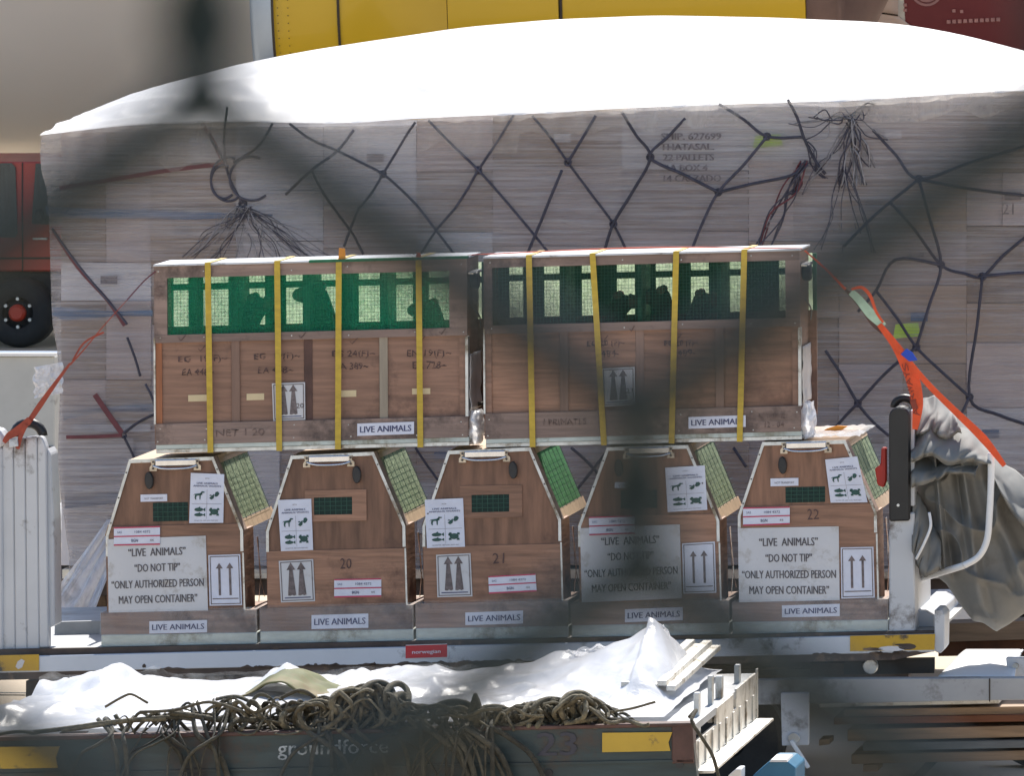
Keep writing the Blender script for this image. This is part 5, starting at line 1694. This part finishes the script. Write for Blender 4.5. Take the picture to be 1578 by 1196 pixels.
# ================================================================== STUFF AT LOWER RIGHT
t = thing('wooden_bearer', 'weathered timber bearer under the big load at the right edge', 'timber', W(1500, 985, 1.6))
M().ex([(1446, 990), (1640, 984), (1640, 955), (1446, 962)], 1.6, 1.75).build('beam', woodp, t)
M().ex([(1446, 1012), (1640, 1008), (1640, 984.5), (1446, 990.5)], 1.66, 1.72).build('rusty_flange', pbr('rust_flange', (.10, .04, .02), .8, var=.4, scale=8), t)
t = thing('white_fender_trailer', 'low white trailer with curved sunlit fender at lower right', 'trailer', (W(1450, 1060, .0).x, .4, 0))
M().ex([(1112, 1088), (1640, 1078), (1640, 1045), (1250, 1047), (1112, 1050)], -.16, -.10).build('side_rail', pbr('grey_white_rail', (.33, .33, .33), .5, var=.1, scale=4, dirt=(.1, .09, .08), dirt_amt=.25), t, bevel=.002)
m = M()
def fend(x, y):
    # quarter round fender rising away from the viewer
    a = y * math.pi * .42
    u = 1443 + x * 120 + (1 - x) * 26 * math.sin(a)
    p = W(u if x < 1 else 1563 - 8 * math.sin(a * 1.4), 1047, -.05)
    p.y = -.05 + .50 * math.sin(a) * .95
    p.z += .052 * math.sin(a * 1.3)
    return p
M().grid(fend, 16, 12).build('fender', cleanw, t, smooth=True, solid=.006, recalc=False)
M().ex([(1556, 1050), (1640, 1049), (1640, 1014), (1550, 1014), (1552, 1035)], .10, .14).build('bracket_plate', whitep, t, bevel=.002)
c = W(1565, 1027, .09); M().cyl(c, c + Vector((0, .012, 0)), .011, 16).build('bolt', galv, t)
M().ex([(1524, 1082), (1526, 1082), (1526, 1046), (1524, 1046)], -.1625, -.1605).build('rail_joint', seam, t)
M().ex([(1205, 1150), (1246, 1149), (1246, 1068), (1203, 1069)], -.20, -.17).build('drop_plate', whitep, t, bevel=.002)
c = W(1224, 1138, -.20); M().cyl(c, c - Vector((0, .014, 0)), .020, 24).build('pivot_disc', galv, t, bevel=.002)
M().obox(W(1219, 1142, -.222), W(1246, 1184, -.225), .012, .026, Vector((0, -1, 0))).build('lever', cleanw, t, bevel=.003)
cw = W(1560, 1150, -.0)
M().lathe((cw.x, 1.0, .18), (0, 1, 0), [(0, .05), (0, .18), (.12, .18), (.12, .05)], 28).build('wheel', tyre, t)
M().ex([(1112, 1048), (1300, 1044), (1300, 1008), (1112, 1012)], .35, .40).build('cross_member', rust, t)
for k, (a, b) in enumerate(((1022, 1030), (1034, 1043))):
    M().ex([(1134, b), (1248, b - 3), (1248, a - 3), (1134, a)], .05, .06 + k * .01).build('rib', rust, t)
c = W(1341, 1028, .0); M().cyl(c, c + Vector((0, .03, 0)), .026, 20).build('round_boss', galv, t, bevel=.003)
M().ex([(1300, 1040), (1440, 1038), (1440, 1014), (1300, 1016)], .06, .08).build('dark_panel', rubber, t)
# planks lying under the trailer
plk = [(1262, 1087, 1540, 1081, 8, alum), (1300, 1100, 1640, 1094, 12, woodp), (1285, 1112, 1640, 1106, 11, pbr('red_plank', (.16, .06, .03), .8, var=.3, scale=4, stretch=(1, 1, 9))), (1306, 1134, 1640, 1126, 18, woodp), (1330, 1152, 1640, 1146, 12, pbr('grey_plank', (.14, .15, .16), .8, var=.3, scale=4, stretch=(1, 1, 9))), (1312, 1171, 1640, 1163, 15, woodp)]
pl_lab = ['thin pale metal strip, topmost in the stack under the white trailer rail', 'brown plank second from top in the stack at lower right', 'reddish plank third from top in the stack at lower right', 'thick pale plank in the middle of the stack at lower right', 'grey board above the lowest plank at lower right', 'lowest pale plank of the stack at lower right']
for i, (a, b, c_, d_, th_, mt) in enumerate(plk):
    o = M().ex([(a, b + th_ / 2), (c_, d_ + th_ / 2), (c_, d_ - th_ / 2), (a, b - th_ / 2)], .42 + .02 * (i % 2), .66 + .03 * (i % 3)).build('plank', mt, None, loc=W(a, b, .5), bevel=.002)
    tag(o, pl_lab[i], 'plank', 'planks stacked under the white trailer')
o = M().ex([(1330, 1190), (1352, 1190), (1352, 1179), (1330, 1179)], .45, .62).build('wood_block', woodp, None, loc=W(1341, 1190, .5))
tag(o, 'small wood block under the lowest plank at lower right', 'block')
o = M().ex([(1262, 1150), (1278, 1148), (1278, 1140), (1262, 1141)], .42, .55).build('wood_block', woodp, None, loc=W(1270, 1150, .45))
tag(o, 'short brown wood chip beside the white drop plate', 'block')
t = thing('blue_coupling', 'blue painted coupling with bright top edge at the bottom edge right of the front dolly', 'coupling', W(1195, 1196, -1.2))
M().ex([(1158, 1240), (1226, 1240), (1226, 1184), (1213, 1174), (1186, 1174), (1160, 1196)], -1.25, -1.0).build('housing', bluep, t, bevel=.003)
M().ex([(1186, 1175), (1213, 1175), (1212, 1171.5), (1188, 1171.5)], -1.26, -1.1).build('top_edge', cleanw, t)
M().ex([(1122, 1240), (1142, 1240), (1142, 1186), (1134, 1186), (1122, 1196)], -1.4, -1.3).build('white_bracket', cleanw, t, bevel=.002)
M().ex([(1130, 1500), (1210, 1500), (1210, 1240), (1130, 1240)], -1.38, -1.05).build('foot', bluep, t)

# ================================================================== FRONT DOLLY WITH NETS AND PLASTIC
YD = -3.2
zd = W(900, 1121, YD).z
def FD(u):
    return 1139 - .0205 * u
fd = thing('front_pallet_dolly', 'dark green steel pallet dolly marked 23 with yellow patches, nearest the viewer', 'dolly', (W(600, 1160, YD).x, YD + .8, 0))
M().ex([(-80, FD(-80) + 92), (1075, FD(1075) + 92), (1066, FD(1066)), (-80, FD(-80))], YD, YD + .05).build('front_beam', frontb, fd, bevel=.003)
M().ex([(1035, FD(1035) + 60), (1070, FD(1070) + 60), (1067, FD(1067) - .5), (1035, FD(1035) - .5)], YD - .006, YD + .06).build('rusty_corner', brownb, fd, bevel=.003)
M().ex([(-80, FD(-80) + 4), (1066, FD(1066) + 3), (1066, FD(1066) - 2.5), (-80, FD(-80) - 2.5)], YD - .008, YD + .055).build('top_flange', brownb, fd, bevel=.002)
M().ex([(-80, FD(-80) + 58), (1068, FD(1068) + 58), (1068, FD(1068) + 54), (-80, FD(-80) + 54)], YD - .006, YD + .0).build('beam_ridge', frontb, fd)
p0 = W(-80, FD(-80), YD); p1 = W(1066, FD(1066), YD)
def deckz(x):
    return p0.z + (p1.z - p0.z) * (x - p0.x) / (p1.x - p0.x)
M().prism([(p0.x, YD + .05, p0.z - .03), (p1.x, YD + .05, p1.z - .03), (p1.x, YD + .05, p1.z - .008), (p0.x, YD + .05, p0.z - .008)],
          [(p0.x, YD + 1.55, p0.z - .03), (p1.x, YD + 1.55, p1.z - .03), (p1.x, YD + 1.55, p1.z - .008), (p0.x, YD + 1.55, p0.z - .008)]).build('deck', deckm, fd)
for (a, b, c_, d_) in ((928, 1130, 1036, 1160), (-20, 1152, 92, 1186)):
    M().ex([(a, d_), (c_ - 3, d_ - 2), (c_ - 6, (b + d_) / 2), (c_, b - 1), (a, b)], YD - .0075, YD - .006).build('yellow_patch', pbr('front_yellow', (.48, .31, .03), .5, var=.1, dirt=(.06, .05, .04), dirt_amt=.12, dirt_scale=14), fd)
q_ = Q((824, 1129), (892, 1128), (892, 1166), (824, 1167), YD - .003)
text(q_, '23', .5, .5, .88, .95, ink, fd, bold=.04, name='number')
q_ = Q((428, 1141), (598, 1137), (598, 1170), (428, 1174), YD - .003)
text(q_, 'groundforce', .5, .5, 1, .9, pbr('worn_white_print', (.42, .45, .46), .6, var=.3, scale=20, dirt=(.05, .08, .08), dirt_amt=.4, dirt_scale=25), fd, bold=.02)
for (u, v) in ((1047, 1178), (846, 1192), (300, 1190)):
    c = W(u, v, YD - .001); M().cyl(c, c - Vector((0, .004, 0)), .012, 16).build('bolt_hole', black, fd)
# right side: rail and lower flange running away from the viewer
def sd(u, v, back):      # point on the right side, back metres behind the front
    p = W(u, v, YD); return Vector((p.x, YD + back, p.z))
def side_prism(poly_, b0, b1, name, mat, bevel=.001):
    f0 = [sd(u, v, b0) for u, v in poly_]
    f1 = [sd(u, v, b1) for u, v in poly_]
    return M().prism(f0, f1).build(name, mat, fd, bevel=bevel)
side_prism([(1062, 1196), (1067, 1196), (1067, 1148), (1062, 1148)], .06, 1.50, 'side_plate', alum)
side_prism([(1067, 1197), (1096, 1196), (1096, 1192), (1067, 1192)], .06, 1.50, 'side_flange', alum)
side_prism([(1063, 1150), (1067, 1150), (1068, 1122), (1064, 1122)], .55, .95, 'side_plate', alum)
side_prism([(1063, 1150), (1067, 1150), (1068, 1118), (1064, 1118)], 1.02, 1.50, 'side_plate', alum)
for k in range(9):
    side_prism([(1067.2, 1190), (1069.5, 1190), (1069.5, 1150), (1067.2, 1150)], .12 + k * .16, .15 + k * .16, 'side_rib', alum)
for b0, hh, w_ in ((.30, 1085, 9), (.62, 1076, 8), (.80, 1086, 11), (1.25, 1092, 9)):
    side_prism([(1048, 1150), (1048 + w_, 1150), (1048 + w_, hh), (1048, hh)], b0, b0 + .035, 'stake', galv, .002)
side_prism([(1066, 1192), (1069, 1192), (1069, 1112), (1066, 1112)], 1.50, 1.53, 'end_plate', alum)
for k in range(3):
    c = W(1120, 1150, YD + .5)
    M().lathe((p0.x + .35 + k * .8, YD + .15, .14), (0, 1, 0), [(0, .04), (0, .14), (.08, .14), (.08, .04)], 24).build('wheel', tyre, fd)
    M().box((p0.x + .31 + k * .8, YD + .17, .14), (p0.x + .39 + k * .8, YD + .22, zd - .05)).build('axle_leg', rust, fd)
c = W(1122, 1168, YD + .9)
# bundle of pale slats lying front to back on the deck
for k, (u0, dz) in enumerate(((975, .045), (990, .034), (1004, .05), (1018, .036), (1032, .046), (1046, .030))):
    a = W(u0, FD(u0), YD)
    o = M().obox(Vector((a.x - .10, YD + .55, deckz(a.x) + dz + .02)), Vector((a.x - .085, YD + 1.5, deckz(a.x) + dz + .05)), .030, .016).build('pale_slat', alum, None, loc=Vector((a.x - .1, YD + 1, deckz(a.x))), bevel=.002)
    tag(o, ('leftmost pale slat of the bundle, its end on the plastic sheet', 'second pale slat from the left in the bundle on the front dolly', 'third pale slat from the left in the bundle on the front dolly', 'third pale slat from the right in the bundle on the front dolly', 'second pale slat from the right in the bundle on the front dolly', 'rightmost pale slat of the bundle, nearest the upright stakes')[k], 'slat', 'pale slats on the front dolly')
# sheet plastic heaped on the deck
bumps = [(10, 1.2, .030, .07), (50, 1.3, .045, .045), (330, 1.3, .03, .04), (430, 1.3, .025, .03), (150, 1.0, .012, .1), (330, 1.1, .015, .12), (520, 1.1, .015, .16), (640, 1.2, .012, .2), (760, 1.2, .035, .10), (830, 1.1, .06, .12), (900, 1.0, .09, .11), (950, .95, .11, .07)]
def plast(x, y):
    u = -70 + x * 1085
    a = W(u, FD(u), YD)
    yy = YD + .12 + y * 1.36
    z = deckz(a.x) + .012
    for bu, by, bh, bw in bumps:
        bx_ = W(bu, FD(bu), YD).x
        z += bh * math.exp(-((a.x - bx_) / bw) ** 2 - ((yy - YD - by) / .38) ** 2)
    p = Vector((a.x, yy, z))
    e = min(1, y * 5) * min(1, (1 - y) * 8)
    e *= (1 if u < 930 else max(.15, 1 - (u - 960) / 40))
    z += e * (.026 * ridge(noise.noise(Vector((a.x * 2.2, yy * 2.6, 1)))) + .018 * ridge(noise.noise(Vector((a.x * 7, yy * 6, 2)))) + .004 * noise.noise(Vector((a.x * 22, yy * 24, 3))))
    return Vector((a.x + .015 * noise.noise(Vector((a.x * 4, yy * 4, 7))), yy, z))
o = M().grid(plast, 330, 70).build('plastic_sheet', floorf, None, smooth=True, loc=W(500, 1110, YD + .8), recalc=False)
tag(o, 'long white plastic sheet heaped along the front dolly deck', 'plastic sheet')
def tuft(x, y):
    u = lerp_tab([(0, 760), (1, 985)], x) + 40 * y * x
    a = W(u, FD(u), YD + 1.25)
    top_ = lerp_tab([(0, 1052), (.25, 1030), (.45, 1000), (.6, 989), (.75, 994), (.86, 985), (.95, 975), (1, 985)], x)
    zt = W(u, top_, YD + 1.3).z
    z0 = deckz(a.x) + .02
    z = z0 + (zt - z0) * y + .010 * fold(x * 22, y * 3, 3) * y
    yy = YD + 1.2 + .10 * fold(x * 6, y * 3, 5) + .04 * ridge(fold(x * 16, y * 7, 6)) + .12 * (1 - y)
    return Vector((W(u, 1000, yy).x, yy, z))
o = M().grid(tuft, 120, 40).build('clear_film_tuft', crump, None, smooth=True, loc=W(960, 1060, YD + 1.2), recalc=False)
tag(o, 'upright crumpled tuft of clear plastic rising from the front dolly at right', 'plastic film')
def lowfilm(x, y):
    u = 60 + x * 760
    h_ = 8 + 16 * abs(fold(x * 7, 3)) + 14 * max(0, fold(x * 19, 5))
    vb_ = 1072 - .0205 * (u - 60)
    p = W(u, vb_ - (h_ + 20) * y, YD + 1.42 - .05 * y + .05 * fold(x * 14, y * 2, 6))
    return p
o = M().grid(lowfilm, 200, 10).build('clear_film_edge', clearf, None, smooth=True, loc=W(400, 1060, YD + 1.4), recalc=False)
tag(o, 'low clear plastic edge behind the white sheet on the front dolly', 'plastic film')
def tip(x, y):
    cpts = [(985, 1000), (1003, 966), (1022, 962), (1036, 985), (1034, 1004), (1010, 1040)]
    u = lerp_tab([(0, 985), (.4, 1002), (.7, 1024), (1, 1037)], x)
    vt_ = lerp_tab([(0, 990), (.35, 968), (.6, 961), (.85, 972), (1, 996)], x)
    vb_ = lerp_tab([(0, 1060), (.5, 1056), (1, 1012)], x)
    v = vt_ + (vb_ - vt_) * y
    p = W(u - 14 * y * x, v, YD + 1.15 + .05 * ridge(fold(x * 5, y * 4, 2)) + .03 * fold(x * 14, y * 12))
    return p
o = M().grid(tip, 40, 40).build('clear_film_tip', crump, None, smooth=True, loc=W(1012, 1050, YD + 1.2), recalc=False)
tag(o, 'glinting pointed tip of clear plastic in front of the dolly beam', 'plastic film')
def pad(x, y):
    u = 310 + x * 150; a = W(u, FD(u), YD)
    yy = YD + .55 + y * .4
    z = deckz(a.x) + .03 + .085 * math.exp(-((x - .42) / .33) ** 2) * (1 - .4 * abs(y - .5)) + .01 * fold(x * 7, y * 5, 3)
    return Vector((a.x, yy, z))
o = M().grid(pad, 40, 20).build('olive_cloth', camo_g, None, smooth=True, loc=W(385, 1075, YD + .7), solid=.004, recalc=False)
tag(o, 'olive green cloth humped over the plastic behind the tangled net', 'cloth')

# tangled webbing net: each strand a part
tn = thing('tangled_cargo_net', 'tangled olive webbing cargo net heaped and hanging on the front dolly edge', 'cargo net', W(550, 1110, YD + .15))
rr = random.Random(21)
hump = [(140, 1104), (170, 1098), (260, 1086), (330, 1068), (400, 1070), (480, 1078), (520, 1066), (560, 1054), (600, 1056), (640, 1088), (700, 1082), (760, 1092), (820, 1078), (860, 1078), (900, 1068), (930, 1082), (960, 1092), (1000, 1106)]
def edgept(u, v, yy):
    return W(u, v, yy)
strands = []
def nl(k, u, w_=60, base=None):
    top = lerp_tab(hump, u)
    pts = []
    y0 = YD - .03 + rr.random() * .22
    n = rr.randint(6, 10)
    a = rr.random() * 6.28
    for i in range(n):
        a += rr.uniform(.5, 1.3)
        uu = u + w_ * .5 * math.cos(a) * rr.uniform(.5, 1)
        t_ = lerp_tab(hump, uu)
        lo_ = FD(uu) + 4
        mid = (t_ + lo_) / 2
        vv = mid + (lo_ - t_) * .5 * math.sin(a) * rr.uniform(.55, 1.0)
        pts.append(W(uu, vv, y0 + rr.uniform(-.03, .06)))
    return pts
cu_ = 330
for k in range(85):
    u = rr.choice((rr.uniform(330, 700), rr.uniform(480, 660), rr.uniform(680, 950), rr.uniform(370, 620), rr.uniform(790, 930)))
    pts = cr_spline(nl(k, u, rr.uniform(30, 85)), 6)
    M().tube(pts, rr.uniform(.0045, .0095), 7, flat=rr.uniform(.3, .9)).build('webbing_strand', ropeo, tn, smooth=True)
# longer runs of webbing lying across the heap
for k in range(70):
    u = rr.uniform(150, 900)
    ln_ = rr.uniform(70, 190)
    y0 = YD - .02 + rr.random() * .2
    pts = []
    nseg = rr.randint(4, 7)
    for i in range(nseg):
        uu = min(1000, u + ln_ * i / (nseg - 1))
        t_, lo_ = lerp_tab(hump, uu), FD(uu) + 6
        pts.append(W(uu, t_ + (lo_ - t_) * rr.uniform(.05, 1), y0 + rr.uniform(-.04, .05)))
    M().tube(cr_spline(pts, 6), rr.uniform(.004, .008), 7, flat=rr.uniform(.3, .8)).build('webbing_strand', ropeo, tn, smooth=True)
# hanging strands over the beam
for k in range(46):
    u = rr.choice((rr.uniform(150, 350), rr.uniform(400, 760), rr.uniform(640, 760)))
    top = lerp_tab(hump, u)
    du = rr.uniform(-95, 95)
    pts = [W(u + rr.uniform(-20, 20), top + 10, YD + .08), W(u, FD(u) - 6, YD - .015), W(u + du * .3, FD(u) + 12, YD - .03 - rr.random() * .03), W(u + du * .7, 1165, YD - .03 - rr.random() * .03), W(u + du, 1215, YD - .03)]
    M().tube(cr_spline(pts, 5), rr.uniform(.004, .010), 7, flat=rr.uniform(.25, .6)).build('webbing_strand', pbr('dark_webbing', (0.060, 0.054, 0.038), .85, var=.4, scale=45, bump=.6, bscale=200, perobj=.4), tn, smooth=True)
# long flat strands over the sheet
for pts, w_ in (([(52, 1131), (110, 1124), (165, 1116), (210, 1112)], 7), ([(95, 1128), (150, 1120), (200, 1113), (256, 1110)], 8), ([(120, 1122), (200, 1112), (262, 1108), (300, 1112)], 6), ([(162, 1092), (190, 1076), (204, 1073), (228, 1086)], 4), ([(262, 1101), (300, 1106), (340, 1112), (400, 1112)], 9),
                ([(316, 1100), (332, 1090), (362, 1090), (384, 1110)], 5), ([(430, 1080), (455, 1068), (470, 1068), (486, 1078)], 6), ([(436, 1098), (470, 1088), (500, 1082)], 7), ([(0, 1134), (30, 1130), (52, 1134), (62, 1146)], 5),
                ([(940, 1100), (975, 1094), (1010, 1084)], 4), ([(745, 1110), (790, 1106), (820, 1108)], 5)):
    Yp = YD + .03
    m = M().tube(cr_spline([W(u, v - 2, Yp) for u, v in pts], 6), w_ * .0010, 7)
    m.build('webbing_strand', ropeo, tn, smooth=True)
# round loops standing proud
for cx, cy, rx, ry in ((560, 1088, 40, 26), (540, 1084, 30, 20), (582, 1072, 24, 20), (612, 1076, 18, 22), (890, 1092, 26, 24), (898, 1090, 16, 16), (850, 1096, 28, 18), (618, 1086, 12, 16), (700, 1100, 34, 18), (760, 1104, 30, 14), (460, 1110, 26, 18), (395, 1122, 40, 16)):
    st = rr.random() * 2
    yy = YD - .02 + rr.random() * .08
    pts = [W(cx + rx * math.cos(a), cy + ry * math.sin(a), yy + .04 * math.sin(a * 1.5)) for a in [st + R(26 * k) for k in range(13)]]
    M().tube(cr_spline(pts, 4), .0095, 8).build('webbing_strand', ropeo, tn, smooth=True)
M().ex([(716, 1112), (742, 1112), (740, 1090), (730, 1066), (722, 1090)], YD - .05, YD + .0).build('webbing_loop', ropeo, tn, bevel=.01)
# cord hanging at the right corner
o = M().tube(cr_spline([W(1062, 1106, YD - .02), W(1073, 1095, YD + .0), W(1066, 1112, YD - .05), W(1082, 1138, YD - .06), W(1098, 1165, YD - .06), W(1108, 1200, YD - .06)], 7), .0055, 8).build('hanging_cord', ropeo, None, smooth=True, loc=W(1066, 1106, YD))
tag(o, 'brown cord hanging off the right corner of the front dolly', 'cord')
